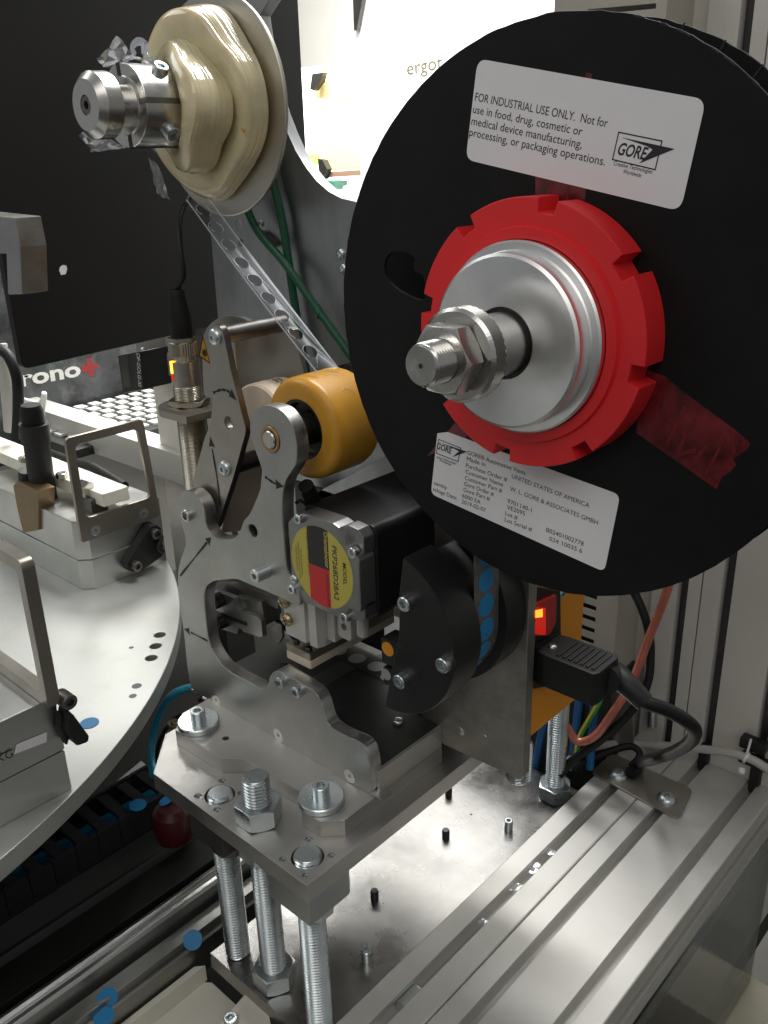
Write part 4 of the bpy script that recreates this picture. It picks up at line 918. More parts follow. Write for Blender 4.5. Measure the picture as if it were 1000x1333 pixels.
c = [(-214.9,291.7)][0]; part('screw_hole', rev([(2.6, -.05), (2.4, -.09), (0, -.09)], (c[0], 112, c[1]), 'Y', 16), BURN, bp_)
c = [(-191.4,305.2)][0]; screw('dome_screw', (c[0], 112, c[1]), (0, -1, 0), bp_, 'dome', GALV, k=.6)
c = [(-188.5,295.3)][0]; part('black_clip', prism([(-187.5,301.0),(-182.9,299.7),(-172.0,292.2),(-175.3,290.5),(-181.8,295.7)], 'Y', 108, 111.9, .4), BURN, bp_)
gb1 = part('drive_belt', tube([(-192.7,100.0,320.1), (-181.5,100.0,301.9), (-156.0,100.0,282.0), (-128.2,100.0,255.6), (-96.5,100.0,226.1), (-70.9,100.0,201.6)], 2.7, 12, 4), GREEN); tag(gb1, 'green round belt with a welded joint slanting down to the reel', 'belt', 'green round belts'); ANCH
pj = (-127.5,100.0,254.7); pj2 = (-125.6,100.0,252.4)
o = part('drive_belt_joint', tube([(-128.8,100.0,256.3), pj, pj2, (-124.2,100.0,251.3)], 3.2, 12, 3), GREEN, gb1); o.name = 'welded_joint'
gb2 = part('drive_belt', tube([(-172.7,106.0,358.0), (-170.6,106.0,337.4), (-162.5,106.0,306.8), (-156.4,106.0,261.0), (-151.1,106.0,226.6), (-146.3,106.0,201.8)], 2.8, 12, 4), GREEN); tag(gb2, 'green round belt falling steeply from the spool, crossing behind the jointed belt', 'belt', 'green round belts')
dp = part('dark_pulley', rev([(0, 84), (20, 84), (22, 85), (22, 92), (20, 93), (22, 94), (22, 100), (0, 100)], ([(-85.4,205.2)][0][0], 0, [(-85.4,205.2)][0][1]), 'Y', 48), BURN); tag(dp, 'black grooved pulley mostly hidden behind the amber roller', 'pulley')
fs = part('fan_shroud', box(-62, -35, 90, 104, 120, 158, 1), BURN); tag(fs, 'black finned heat sink block between roller and motor', 'heat sink')
hs = thing('black_conduit', 'black corrugated cable bundle below the amber roller above the motor', 'cable', (-70, 60, 172))
part('sleeve', tube([(-52.7,14.0,175.6), (-56.9,24.0,161.4), (-62.8,40.0,148.2), (-64.8,70.0,147.5)], lambda t: 4.5 + .4 * sin(t * 190), 12, 10), CABLE, hs)
part('wire', tube([(-59.9,12.0,163.9), (-57.5,14.0,165.3), (-55.8,18.0,159.7), (-62.7,22.0,152.0)], 1.0, 8, 6), CABLE, hs)
br = part('motor_bracket', prism([(-139.9,125.1),(-58.8,173.7),(-33.6,171.3),(-24.6,153.2),(-24.6,127.6),(-134.1,98.2)], 'Y', 99, 104, .5), GREYPL); tag(br, 'plain grey bracket plate behind the black motor body', 'bracket')
# ================================================================ PHOTO SENSOR IN ITS ROUND HOLDER
se = thing('photo_sensor', 'nickel barrel light sensor with lit yellow lamp held in a round metal bracket', 'sensor', (-180, 32, 215))
sx, sy = [(-187.8,199.1)][0][0], 36.0
zt = lambda s: s
z_ring = [(-188.3,196.5)][0][1]
zl = [p[1] for p in [(-200.0,131.0),(-191.7,177.3),(-189.0,192.1),(-188.0,198.1),(-185.9,209.8),(-183.8,221.3),(-183.1,225.4),(-182.4,229.0),(-181.4,234.6),(-180.4,240.2)]]
part('barrel', rev([(0, zl[0]), (8.4, zl[0]), (9.0, zl[0] + .8), (9.0, zl[3] + 6), (9.2, zl[4] + 2), (9.4, zl[4] + 2.5), (9.4, zl[6]), (0, zl[6])], (sx, sy, 0), 'Z', 40), NICKEL, se)
part('thread_band', move(thread(9.5, zl[2] - zl[0] - 4, 1.0, .5, 28), (sx, sy, zl[0] + 1)), NICKEL, se)
part('upper_thread', move(thread(9.55, zl[4] - zl[3], 1.0, .5, 28), (sx, sy, zl[3])), NICKEL, se)
part('hex_nut', move(hex_nut(24, 4.2, 9.2), (sx, sy, zl[3] - 2.2)), NICKEL, se)
part('hex_nut', move(hex_nut(24, 4.2, 9.2), (sx, sy, zl[3] - 11.0)), NICKEL, se)
part('coupling_ring', rev([(7.5, zl[6]), (7.2, zl[7]), (lambda a: 9.4 + .25 * sin(a * 36), zl[7] + .3), (lambda a: 9.4 + .25 * sin(a * 36), zl[8] + 3), (8.6, zl[8] + 3.3), (lambda a: hexr(a, 17), zl[8] + 3.4), (lambda a: hexr(a, 17), zl[9] + .5), (0, zl[9] + .6)], (sx, sy, 0), 'Z', 144), NICKEL, se)
dl = (C_cam := Vector((0.297, -0.298, 0)))
lp_ = [(-180.8,223.3)][0]
part('lamp_lens', box(sx - 2.8, sx - .6, sy - 9.9, sy - 7.5, [(-182.8,218.0)][0][1], [(-181.3,226.2)][0][1], .5), LEDY, se)
part('status_lamp', box(sx - 2.8, sx - .6, sy - 9.9, sy - 7.5, [(-183.7,213.3)][0][1], [(-182.9,217.8)][0][1], .5), LEDR, se)
part('cable_boot', tube([(sx, sy, zl[9]), (sx, sy, [(-181.1,250.4)][0][1]), (sx - 1, sy, [(-180.8,261.0)][0][1]), (sx - 1, sy, [(-179.8,270.6)][0][1])], lambda t: 6.9 + .8 * sin(t * 3.0) - 2.4 * t * t, 16, 6), CABLE, se)
part('cable', tube([(sx - 1, sy, [(-179.9,270.1)][0][1]), (-179.1,36.0,279.1), (-180.3,37.0,292.8), (-189.3,44.0,305.7), (-207.5,60.0,314.9), (-231.6,84.0,322.4), (-248.4,108.0,332.3)], 1.6, 10, 8), CABLE, se)
sbk = thing('sensor_holder', 'flat grey eyelet bracket clamping the barrel sensor beside the lever', 'bracket', (sx, sy, z_ring))
zr = zl[3] - 4.6
ell = [(sx + 20.5 * cos(radians(a)), sy + 20.5 * sin(radians(a))) for a in range(80, 281, 10)]
part('eyelet', prism([(sx + 24, sy + 20.2)] + ell + [(sx + 24, sy - 20.0)], 'Z', zr - 2.8, zr + 2.4, .5, holes=[circ(sx, sy, 10.2, 32)]), LASER, sbk)
# ================================================================ LOWER STEEL PLATE AND ITS PINS
lo = thing('lower_plate', 'dull ground steel plate under the threaded rods with pins and set screws', 'plate', (-40, 90, -152))
part('plate', prism([(-90.5, -62.3), (15.2, -62.3), (15.2, 236), (-90.5, 236)], 'Z', -153, -140, .5), LOWPL, lo)
for c in [(-67.8,161.8),(-39.1,122.4),(-39.3,42.7)]:
    part('dark_pin', rev([(2.9, -139.9), (3.0, -133), (2.4, -131.8), (0, -131.6)], (c[0], c[1], 0), 'Z', 18), BURN, lo)
for c in [(-8.4,161.0),(-8.3,1.9)]:
    part('socket_set_screw', place(rev([(3.4, 0), (3.4, 8.6), (2.9, 9), (lambda a: hexr(a, 3.4), 9), (lambda a: hexr(a, 3.4), 6), (0, 5.8)], n=20), (c[0], c[1], -139.9)), ZINC, lo)
c = [(-40.4,156.1)][0]
part('speck_hole', rev([(1.0, -139.92), (0, -139.92)], (c[0], c[1], 0), 'Z', 10), BURN, lo)
# ================================================================ ALUMINIUM PROFILES, RIGHT
def profile(x0, x1, z0, z1, y0, y1, slots, name, label, group=None, fm=PROF, vertical=False, inner=PROFD):
    """extruded bar with T-slots in its top face and its right face"""
    d, w, wi, di = 3.0, 4.2, 8.2, 10.5
    o = [(x0, z0), (x1, z0)]
    if x1 > 100:
        zc = z1 - 20; o += [(x1, zc - w), (x1 - d, zc - w), (x1 - d, zc - wi), (x1 - di, zc - wi), (x1 - di, zc + wi), (x1 - d, zc + wi), (x1 - d, zc + w), (x1, zc + w)]
    o += [(x1, z1)]
    for s in sorted(slots, reverse=True):
        o += [(s + w, z1), (s + w - .6, z1 - d), (s + wi, z1 - d), (s + wi, z1 - d - 2), (s + 3.4, z1 - di), (s - 3.4, z1 - di), (s - wi, z1 - d - 2), (s - wi, z1 - d), (s - w + .6, z1 - d), (s - w, z1)]
    o += [(x0, z1)]
    r = [1.6 if i in (1, ) else (1.4 if p in ((x1, z1), (x0, z1)) else 0.25) for i, p in enumerate(o)]
    if vertical: bm = prism(fillet(o, r, 3), 'Z', y0, y1, .05)
    else: bm = prism(fillet(o, r, 3), 'Y', y0, y1, .05)
    q = part(name, bm, fm, None, at=((x0 + x1) / 2, 0 if vertical else (y0 + y1) / 2, z0))
    tag(q, label, 'profile', group); return q
profile(15.6, 55.2, -168, -128, -330, 322, [34.6], 'aluminium_profile', 'narrow aluminium profile with one groove, beside the lower steel plate', 'aluminium profiles on the right')
profile(55.8, 134.2, -168, -128, -330, 322, [74.4, 116], 'aluminium_profile', 'wide aluminium profile with two grooves, along the open right side', 'aluminium profiles on the right')
# swarf and a slot nut lying in the first groove
sn = part('slot_nut', box(30.6, 38.2, -13, 4, -137.5, -131.5, .8), ZINC); tag(sn, 'zinc slot nut lying in the groove of the narrow profile', 'nut')
sw_ = thing('clear_scraps', 'clear film scraps lying in the groove of the narrow profile', 'film scrap', (34, 60, -131))
for k, (y, l) in enumerate(((66, 6), (104, 9), (126, 12), (150, 6))):
    scrap('film_flake', ((31, y, -132), (37.5, y + 1, -130), (37.8, y + l, -129.2), (31, y + l, -131.5)), 40 + k, sw_, 4, .9)
# strap plate with two screws
st = thing('strap_plate', 'small rounded steel strap plate with two dome screws bridging the profiles', 'strap plate', (50, 205, -127))
sto = [(12.5,246.5),(13.5,280.4),(84.6,280.8),(91.7,240.6)]
part('plate', prism(fillet(sto, 6.5, 6), 'Z', -127.9, -125.9, .4), LASER, st)
for c in [(32.0,257.0),(74.5,255.6)]:
    screw('dome_screw', (c[0], c[1], -125.9), (0, 0, 1), st, 'dome', ZINC, k=1.7)
# ---- uprights behind (X-Y section, slots facing the camera)
def upright(x0, x1, y0, slots, name, label, z0=-167.9, z1=560, group=None):
    d, w, wi, di = 3.0, 4.2, 8.2, 10.5; y1 = y0 + 40
    o = [(x0, y1), (x0, y0)]
    for s in sorted(slots): o += [(s - w, y0), (s - w + .6, y0 + d), (s - wi, y0 + d), (s - wi, y0 + d + 2), (s - 3.4, y0 + di), (s + 3.4, y0 + di), (s + wi, y0 + d + 2), (s + wi, y0 + d), (s + w - .6, y0 + d), (s + w, y0)]
    o += [(x1, y0), (x1, y1)]
    q = part(name, prism(fillet(o, .4, 2), 'Z', z0, z1, .05), UPR, None, at=((x0 + x1) / 2, y0 + 20, z0)); tag(q, label, 'profile', group)
    for s in slots: part('groove_shade_strip', box(s - 3.3, s + 3.3, y0 + 6.5, y0 + 10.4, z0, z1, .2), DKGREY, q)  # dark strip added in each groove, its colour standing for the shade deep inside
    return q
upright(56.4, 136, 322.4, [75.5, 117.5], 'upright_profile', 'wide upright aluminium profile with two grooves at the far right', group='upright profiles at the back right')
upright(15.6, 55.4, 322.4, [41], 'upright_profile', 'narrow upright profile with one groove, left of the wide upright', group='upright profiles at the back right')
upright(-26, 14.8, 330, [-8], 'upright_profile', 'grey upright profile half hidden by the slotted housing', group='upright profiles at the back right')
upright(136.6, 176, 322.6, [156], 'upright_profile', 'rightmost upright profile at the edge of the photo', z1=560, group='upright profiles at the back right')
# ---- slotted sheet housing
ho = thing('slotted_housing', 'beige painted sheet housing with rows of ventilation slots behind the orange panel', 'housing', (-60, 292, 0))
holes = []
for k in range(40):
    z = 12 - k * -10.4 - 60
    if z > 110: continue
    holes.append(fillet([(-74, z), (-16.5, z), (-16.5, z + 4.4), (-74, z + 4.4)], .5, 2))
holes.append([(-54.0,432.7),(-5.0,430.7),(-4.8,427.7),(-53.7,429.1)])
part('front_sheet', prism(rect(-80, 2.5, -62, 452, 1), 'Y', 291, 292.6, .2, holes=holes), SHEET, ho)
part('side_sheet', box(1.0, 2.5, 292.7, 330, -62, 452, .2), SHEET, ho)
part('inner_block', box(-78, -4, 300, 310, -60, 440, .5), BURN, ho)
for k in range(4): part('inner_wire', tube([(-90 + k * 14, 298, -60), (-88 + k * 13, 298, 60), (-84 + k * 14, 298, 130)], 2.6, 8, 4), WBLUE, ho)
jp = part('torn_sheet', prism([(2.0,-69.9),(23.1,-70.7),(27.6,-121.9),(5.0,-127.3),(5.4,-112.9),(3.8,-102.0),(4.0,-86.5)], 'Y', 290, 291.4, .2), GALV); tag(jp, 'torn edged galvanised sheet below the slotted housing', 'sheet')
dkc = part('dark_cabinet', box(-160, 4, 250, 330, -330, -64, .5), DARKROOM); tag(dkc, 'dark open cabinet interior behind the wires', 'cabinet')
# ================================================================ CABLES, RIGHT
def cable(name, pts, r, m, label, cat='cable', group=None, n=10, k=8, flat_=None):
    q = part(name, tube(pts, r, n, k, flat_), m, None, at=pts[0]); tag(q, label, cat, group); return q
cable('air_tube', [(54.4,280.0,89.1), (50.9,270.0,42.2), (44.4,262.0,4.5), (39.8,250.0,-30.6), (32.3,240.0,-54.3), (22.0,232.0,-78.1), (9.3,228.0,-87.0), (0.1,226.0,-76.4), (-6.0,226.0,-67.6)], 3.4, COPPER, 'translucent orange air tube hanging below the reel', 'tube')
cable('signal_cable', [(0.1,285.0,40.1), (20.9,280.0,27.2), (37.7,272.0,7.7), (45.3,266.0,-13.7), (48.5,256.0,-34.8), (41.0,246.0,-57.1), (23.6,236.0,-84.6), (7.3,225.0,-104.6), (2.2,215.0,-116.2)], 3.3, CABLE, 'thin black cable running down beside the orange tube')
cable('grey_cable', [(-5.9,240.0,-121.5), (1.5,256.0,-114.8), (10.2,290.0,-123.7), (24.8,306.0,-125.7), (56.8,306.0,-113.4), (94.1,306.0,-99.8), (115.0,306.0,-96.0), (131.9,306.0,-99.1), (155.0,300.0,-98.4)], 3.4, GREYC, 'pale grey cable lying across the foot of the uprights')
cable('loose_cable', [(2.4,230.8,-118.0), (11.6,254.7,-116.0), (26.6,277.8,-112.0), (35.7,280.2,-112.0), (39.1,276.9,-116.0), (37.4,267.9,-120.0)], 2.9, CABLE, 'short black cable end curling over the strap plate')
for pts, m, lab in (([(-1.1,246.0,-39.9), (-2.2,246.0,-76.5), (-4.6,246.0,-119.0)], WBLUE, 'blue wire hanging left behind the threaded rod'), ([(11.5,247.0,-42.3), (11.1,247.0,-85.6), (11.6,247.0,-122.9)], WBLUE, 'blue wire hanging right of the striped wire'),
                    ([(-27.0,240.0,-84.4), (-31.7,240.0,-109.4), (-36.3,240.0,-143.1)], WBLUE, 'blue wire in the gap left of the threaded rod')):
    cable('blue_wire', pts, 3.4, m, lab, 'wire', 'blue wires')
ey = thing('earth_wire', 'yellow and green striped earth wire behind the plug', 'wire', (-40, 240, 0))
pe = [(22.9,244.0,-29.2), (17.4,244.0,-53.8), (8.8,244.0,-76.3), (1.7,244.0,-97.3), (-0.7,244.0,-127.4)]
part('yellow_sleeve', tube(pe, 2.2, 10, 8), WYEL, ey)
part('green_stripe', tube([(p[0] + 1.3, p[1] - 1.0, p[2]) for p in pe], 1.4, 8, 8), WGRN, ey)
tq = (113.2,306.0,-96.2)
zt_ = thing('cable_tie', 'white cable tie holding the grey cable on a black clip', 'cable tie', tq)
part('strap', place(rev([(4.3, -1.1), (4.5, 0), (4.3, 1.1), (3.5, 1.1), (3.5, -1.1), (4.3, -1.1)], n=20), tq, (1, 0, -.3)), NYLON, zt_)
part('head', place(rev([(2.5, 0), (2.7, 3), (1.8, 4.6), (0, 4.6)], n=14), (112.3,302.0,-104.5), (.2, -.6, -.6)), NYLON, zt_)
part('tail', tube([(112.2,304.0,-100.6), (114.1,304.0,-87.4), (114.5,306.0,-78.3)], .9, 6, 1, .5), NYLON, zt_)
kb_ = thing('black_clip', 'black plastic clip on the upright behind the white cable tie', 'clip', (112.9,318.0,-102.6))
p = (113.9,318.0,-91.1)
part('clip_block', box(p[0] - 10, p[0] + 10, 312, 322, p[2] - 3, p[2] + 6, 1.5), RUBBER, kb_)
part('clip_foot', box(p[0] - 9, p[0] + 14, 312, 322, p[2] - 17, p[2] - 10, 1.5), RUBBER, kb_)
for x in (75.5, 117.5):
    q = part('slot_cover', box(x - 4, x + 4, 318, 326, -134, -112, .4), RUBBER); tag(q, 'black slot cap at the foot of the ' + ('left' if x < 100 else 'right') + ' groove of the wide upright', 'cap', 'black slot caps')
hb2 = part('hose_stub', tube([(27.9,318.0,-87.2), (29.5,318.0,-112.0)], 4, 14, 1), ZINC); tag(hb2, 'clear stub of hose standing at the foot of the uprights', 'hose')
# ================================================================ CLEAR GUARD AND MACHINE BASE, LOWER RIGHT
gp = part('clear_guard', box(134.6, 139.6, -330, 322, -520, -170, .3), PANE); tag(gp, 'clear plastic guard below the right edge of the wide profile', 'guard')
fb = thing('base_frame', 'beige machine base beam seen through the clear guard', 'beam', (260, 260, -450))
part('beam', box(70, 600, 265, 330, -410, -330, 2), mat('beige_base_paint', (0.34, 0.315, 0.24), .5, 0, .08, 10), fb)
part('beam', box(214, 270, 60, 264.5, -410, -332, 2), mat('beige_base_paint_two', (0.30, 0.28, 0.22), .5, 0, .08, 10), fb)
lg_ = part('base_plate_dark', box(140, 700, 331, 700, -420, -400, 1), mat('dark_green_grey_floor', (0.05, 0.05, 0.04), .4, 0, .15, 8)); lg_.name = 'foot_plate'; tag(lg_, 'dark green grey floor plate beyond the beige beam', 'floor plate')
cp2 = part('cabinet_panel', box(140, 900, 700, 712, -420, 100, 1), mat('beige_cabinet', (0.16, 0.15, 0.12), .5, 0, .06, 6)); tag(cp2, 'dull beige cabinet side beyond the clear guard', 'cabinet')
# ================================================================ TURNTABLE
tt = thing('turntable', 'large round aluminium turntable with bright rim at the left', 'turntable', (-532, -287, -8))
TC, TR = (-532, -287), 435.5
ph = [[(-253.4,29.9)][0], [(-241.2,17.7)][0], [(-228.7,5.4)][0]]
part('disc', prism([(TC[0] + TR * cos(2 * pi * i / 240), TC[1] + TR * sin(2 * pi * i / 240)) for i in range(240)], 'Z', -13.5, 0, 1.0, holes=[circ(c[0], c[1], 4.4, 20) for c in ph]), TABLE, tt)
for c in ph: part('hole_bottom', rev([(4.3, -8), (4.3, -10), (0, -10)], (c[0], c[1], 0), 'Z', 18), BURN, tt)
for k, s in enumerate([(-253.2,3.9),(-194.5,-32.7),(-203.4,-23.7)]):
    part('oil_spot', rev([(2.0 + k * .8, .04), (0, .05)], (s[0], s[1], 0), 'Z', 14), DKGREY, tt)
# blue vents that have dropped about the machine
def vent(p, z, label, tilt=(0, 0, 1), r=6.3):
    o_ = part('dropped_vent', place(rev([(r, 0), (r, .3), (0, .3)], n=28), (p[0], p[1], z), tilt), BLUE, None, at=(p[0], p[1], z)); tag(o_, label, 'vent', 'dropped blue vents'); return o_
vent([(-188.7,-69.8)][0], .05, 'blue round vent lying on the turntable beside the black lever')
vent([(-203.8,-37.0)][0], -97, 'blue round vent lying on the cable chain', (.1, 0, 1))
vent([(-182.0,-24.8)][0], -88, 'blue round vent perched on the red rubber stop', (-.3, -.2, 1))
vent([(-102.7,-66.3)][0], -134, 'blue round vent leaning on the rail beside the ivory block', (.5, -.3, .7))
vent([(-106.5,-127.9)][0], -134, 'dark blue vent leaning against the rail, upper of two', (.8, -.3, .5))
vent([(-100.1,-135.0)][0], -138, 'blue round vent at the lower picture edge, lower of two', (.1, -.1, 1))
# ================================================================ FIXTURES ON THE TURNTABLE
def fixture(x1, y0, y1, far):
    """clamping fixture, its face at x1 turned to the dispenser"""
    nm = ('clamping fixture with upright frame and black cylinder, far side of the turntable' if far else 'clamping fixture with KG marking tape at the left picture edge')
    f = thing('clamping_fixture', nm, 'fixture', (x1 - 90, (y0 + y1) / 2, 0), 'fixtures on the turntable')
    c = 9
    o = [(x1 - c, y0 - 2), (x1, y0 + c - 2), (x1, y1), (x1 - 190, y1), (x1 - 190, y0 - 2)]
    part('lower_block', prism(o, 'Z', 0.06, 27.5, .7), FIXT, f)
    part('upper_block', prism([(a + (-.6 if a > x1 - 100 else 0), b + .6) for a, b in o], 'Z', 27.6, 64, 1.0), FIXT, f)
    return f
fx = fixture(-365, 34, 114, True)
fr = [(32.5, 47.5), (111.5, 47.5), (106.5, 140), (33, 140)]
inn = [(40, 68), (104, 68), (99.5, 132.5), (40.5, 132.5)]
part('frame', prism(fillet(fr, [3, 3, 5, 5], 4), 'X', -364.9, -361, .5, holes=[fillet(inn, 5, 4)]), mat('worn_frame_steel', (0.33, 0.295, 0.25), .42, 1, .1, 40, .06), fx)
for c in [(46.8,54.7),(94.7,55.2)]:
    part('countersunk_screw', place(csk_head(), (-361, c[0], c[1]), (1, 0, 0)), ZINC, fx)
wd = thing('wedge_clamp', 'black triangular rubber clamp with two bolts on the far fixture', 'clamp', (-355, 95, 15))
wo = [(66.6,17.0),(95.3,44.5),(101.7,43.9),(106.7,38.5),(104.4,28.7),(106.4,18.8),(103.7,12.0),(77.4,4.7),(69.4,9.2)]
part('wedge', prism(fillet(wo, 3, 3), 'X', -364.8, -354, 1), RUBBER, wd)
for c in [(97.7,37.4),(74.3,14.0)]:
    part('hollow_bolt', place(rev([(4.6, 0), (4.6, 5.5), (4, 6), (2.2, 6), (2.2, 3), (0, 3)], n=24), (-354, c[0], c[1]), (1, 0, 0)), DKSTEEL, wd)
hk = part('curved_hook', tube([(-356.0,103.4,34.7), (-352.0,103.4,31.2), (-352.0,99.1,23.6), (-354.0,104.4,16.6)], 2.4, 8, 6), RUBBER, wd)
fx2 = fixture(-137, -190, -112, False)
part('marking_tape', prism([(-137.9,46.3),(-140.2,41.2),(-121.3,38.8),(-120.2,44.8)], 'X', -136.95, -136.5, .1), LABEL, fx2)
mk_o = [(-151.8,42.0)]
kgp = [(-149.7,40.6),(-141.0,39.9)]
part('lettering', text_bm('KG', kgp[0], kgp[1], 'X', -136.86, 5.2), INK, fx2, smooth=0)
part('tape_blank', flat([(-164.6,46.1),(-165.5,41.5),(-141.1,37.9),(-139.9,44.0)], 'X', -136.96, .05), FIXT, fx2, smooth=0)
fo2 = [(-128.2,73.5),(-128.7,149.3),(-134.4,152.1),(-166.7,148.0)]; fi2 = [(-138.9,75.1),(-139.4,142.8),(-143.3,143.9),(-169.4,141.3)]
xr = fo2[0][0]
fo = [(xr, 64.1), (fo2[1][0], fo2[1][1]), (fo2[2][0] , fo2[2][1]), (xr - 92, fo2[2][1] + 2), (xr - 92, 64.1)]
part('frame', prism(fillet([(xr, 64.2), (xr + .5, 155), (xr - 92, 157), (xr - 92, 64.2)], [1, 6, 6, 1], 5), 'Y', -120, -112.5, .5, holes=[fillet([(xr - 7, 72), (xr - 7, 147.5), (xr - 85, 149), (xr - 85, 72)], 3, 4)]), mat('worn_frame_steel_two', (0.36, 0.33, 0.29), .4, 1, .1, 40, .06), fx2)
cl2 = thing('rubber_lever', 'black rubber lever with hollow bolt on the near fixture', 'clamp', (-128, -98, 30))
part('lever_body', prism(fillet([(-110.5,61.9),(-101.5,37.7),(-102.6,34.0),(-109.8,35.3),(-113.6,46.9)], 2, 3), 'X', -136.5, -124, 1), RUBBER, cl2)
part('lever_body', prism(fillet([(-112.4,59.3),(-110.2,38.7),(-113.0,33.4),(-115.3,47.9)], 2, 3), 'X', -136, -130, 1), RUBBER, cl2)
c = [(-108.6,63.7)][0]
part('hollow_bolt', place(rev([(4.6, -8), (4.6, 2.5), (4, 3), (2.2, 3), (2.2, 0), (0, 0)], n=24), (-128, c[0], c[1]), (1, 0, 0)), DKSTEEL, cl2)
# black cylinder, brass block and small parts on the far fixture
bc = thing('black_cylinder', 'black stepped plastic cylinder standing on the far fixture', 'cylinder', (-447.2,46.0,49.1))
p0 = (-445.0,46.0,55.7); zz = [q[1] for q in [(-453.8,50.5),(-451.4,98.8),(-447.7,121.1),(-444.0,139.4),(-441.6,153.6)]]
part('barrel', tube([p0, (-443.5,46.0,93.2), (-440.8,46.0,121.0)], 11.2, 24, 1), RUBBER, bc)
part('cap', tube([(-441.1,46.0,118.1), (-439.7,46.0,136.0)], 12.6, 24, 1), RUBBER, bc)
part('tip', tube([(-439.9,46.0,135.2), (-439.6,46.0,147.8), (-439.3,46.0,152.7)], lambda t: 9.8 if t < .7 else 8.2, 24, 1), CABLE, bc)
bb = thing('brass_clamp_block', 'dull brass block with a black knob beside the black cylinder', 'block', (-455.9,30.0,35.2))
bo = [(-468.6,75.9),(-455.6,83.3),(-419.9,81.3),(-433.8,41.1),(-466.9,29.2),(-469.3,54.7)]
part('block', prism(bo, 'Y', 30, 46, .6), OLDBRASS, bb)
part('knob', tube([(-458.8,38.0,74.3), (-454.0,38.0,91.6)], 6.8, 18, 1), RUBBER, bb)
sbk2 = thing('small_steel_jaw', 'small bright steel jaw seen through the upright frame', 'jaw', (-383.5,62.0,66.0))
q = [(-380.6,55.1),(-391.3,79.8)]
part('jaw', box(q[0][0] - 20, q[0][0] + 6, q[0][1] - 2, q[0][1] + 14, 64.1, 77, .8), DKSTEEL, sbk2)
part('jaw_tip', prism([(q[0][1] - 2, 77.1), (q[0][1] + 8, 77.1), (q[0][1] + 8, 88), (q[0][1] + 4, 90), (q[0][1] - 2, 86)], 'X', q[0][0] - 16, q[0][0] - 2, .6), STEEL, sbk2)
iv = thing('ivory_bar', 'long ivory plastic bar with two screws behind the black cylinder', 'bar', (-422.7,69.0,84.0))
io = [(-647.7,71.5),(-577.1,71.4),(-487.2,73.6),(-362.7,71.1),(-316.1,75.6),(-289.5,53.4),(-315.0,41.4),(-377.3,35.9),(-460.6,44.4),(-571.7,37.5)]
xs = [(-584.9,75.2),(-316.6,75.2)]
part('bar', prism(fillet([(-640, 58), (-362, 58), (-362, 84), (-640, 84)], 2, 2), 'Z', 72, 84, .8), POM, iv)
for c in [(-501.7,59.4),(-429.5,58.4)]:
    part('hex_screw', move(hex_nut(9, 5, .6, 24), (c[0], c[1], 84)), STEEL, iv)
# grey cable gland with thick black lead lying over the bar
cable('thick_black_lead', [(-539.3,100.0,76.0), (-486.7,100.0,75.5), (-453.2,100.0,78.7), (-424.3,100.0,75.7), (-393.4,98.0,72.7)], 4.6, CABLE, 'thick black lead with a sleeve lying behind the upright frame')
pb = thing('bright_bar', 'long bright aluminium bar behind the fixtures in front of the keyboard', 'bar', (-560, 130, 90))
part('bar', box(-860, -368, 150, 178, 62, 92, 1), PROF, pb)
part('bar_lip', box(-860, -368, 178.2, 190, 62, 84, 1), FIXT, pb)
cable('corrugated_hose', [(-519.5,60.0,191.2), (-497.1,60.0,186.8), (-486.5,60.0,168.5), (-494.8,60.0,138.5), (-509.4,60.0,107.6)], 5.2, CABLE, 'black corrugated hose curving down at the left edge', 'hose')
cable('grey_hose', [(-553.7,80.0,186.9), (-553.5,80.0,155.4), (-565.8,80.0,98.6)], 6.5, GREYC, 'pale grey hose behind the corrugated hose at the left edge', 'hose')
cable('clear_hose', [(-634.9,130.0,109.0), (-596.9,130.0,110.8), (-582.7,130.0,123.8), (-596.2,130.0,98.2)], 2.6, NYLON, 'thin white tube loop beside the printed carton', 'tube')
# ================================================================ BLACK PANEL AND THINGS BEHIND IT
pn = thing('black_board', 'large matt black sheet board with a white paint chip, upper left', 'panel', (-354, 150, 200))
part('sheet', prism(fillet([(3, 203.5), (305, 214), (305, 620), (3, 620)], [6, 2, 2, 2], 4), 'X', -358, -350, .6), BLACKP, pn)
ch = [(45.6,273.9),(48.1,275.3),(50.8,274.8),(51.3,272.2),(49.4,268.4),(45.6,268.2),(44.6,271.7)]
part('white_chip', flat(ch, 'X', -349.95, .1), LABEL, pn, smooth=0)
# grey arm at the left edge
ga = thing('grey_hook', 'grey machined hook end entering at the left picture edge', 'hook', (-198.5,-60.0,300.7))
ao = [(-267.4,321.7),(-193.0,319.7),(-191.8,304.3),(-198.7,278.5),(-216.8,276.9),(-209.6,300.2),(-221.0,299.6),(-278.1,299.2)]
part('hook_body', prism(fillet(ao, .8, 2), 'Y', -60, -44, .8, edge=True), (ARM, GALV), ga)
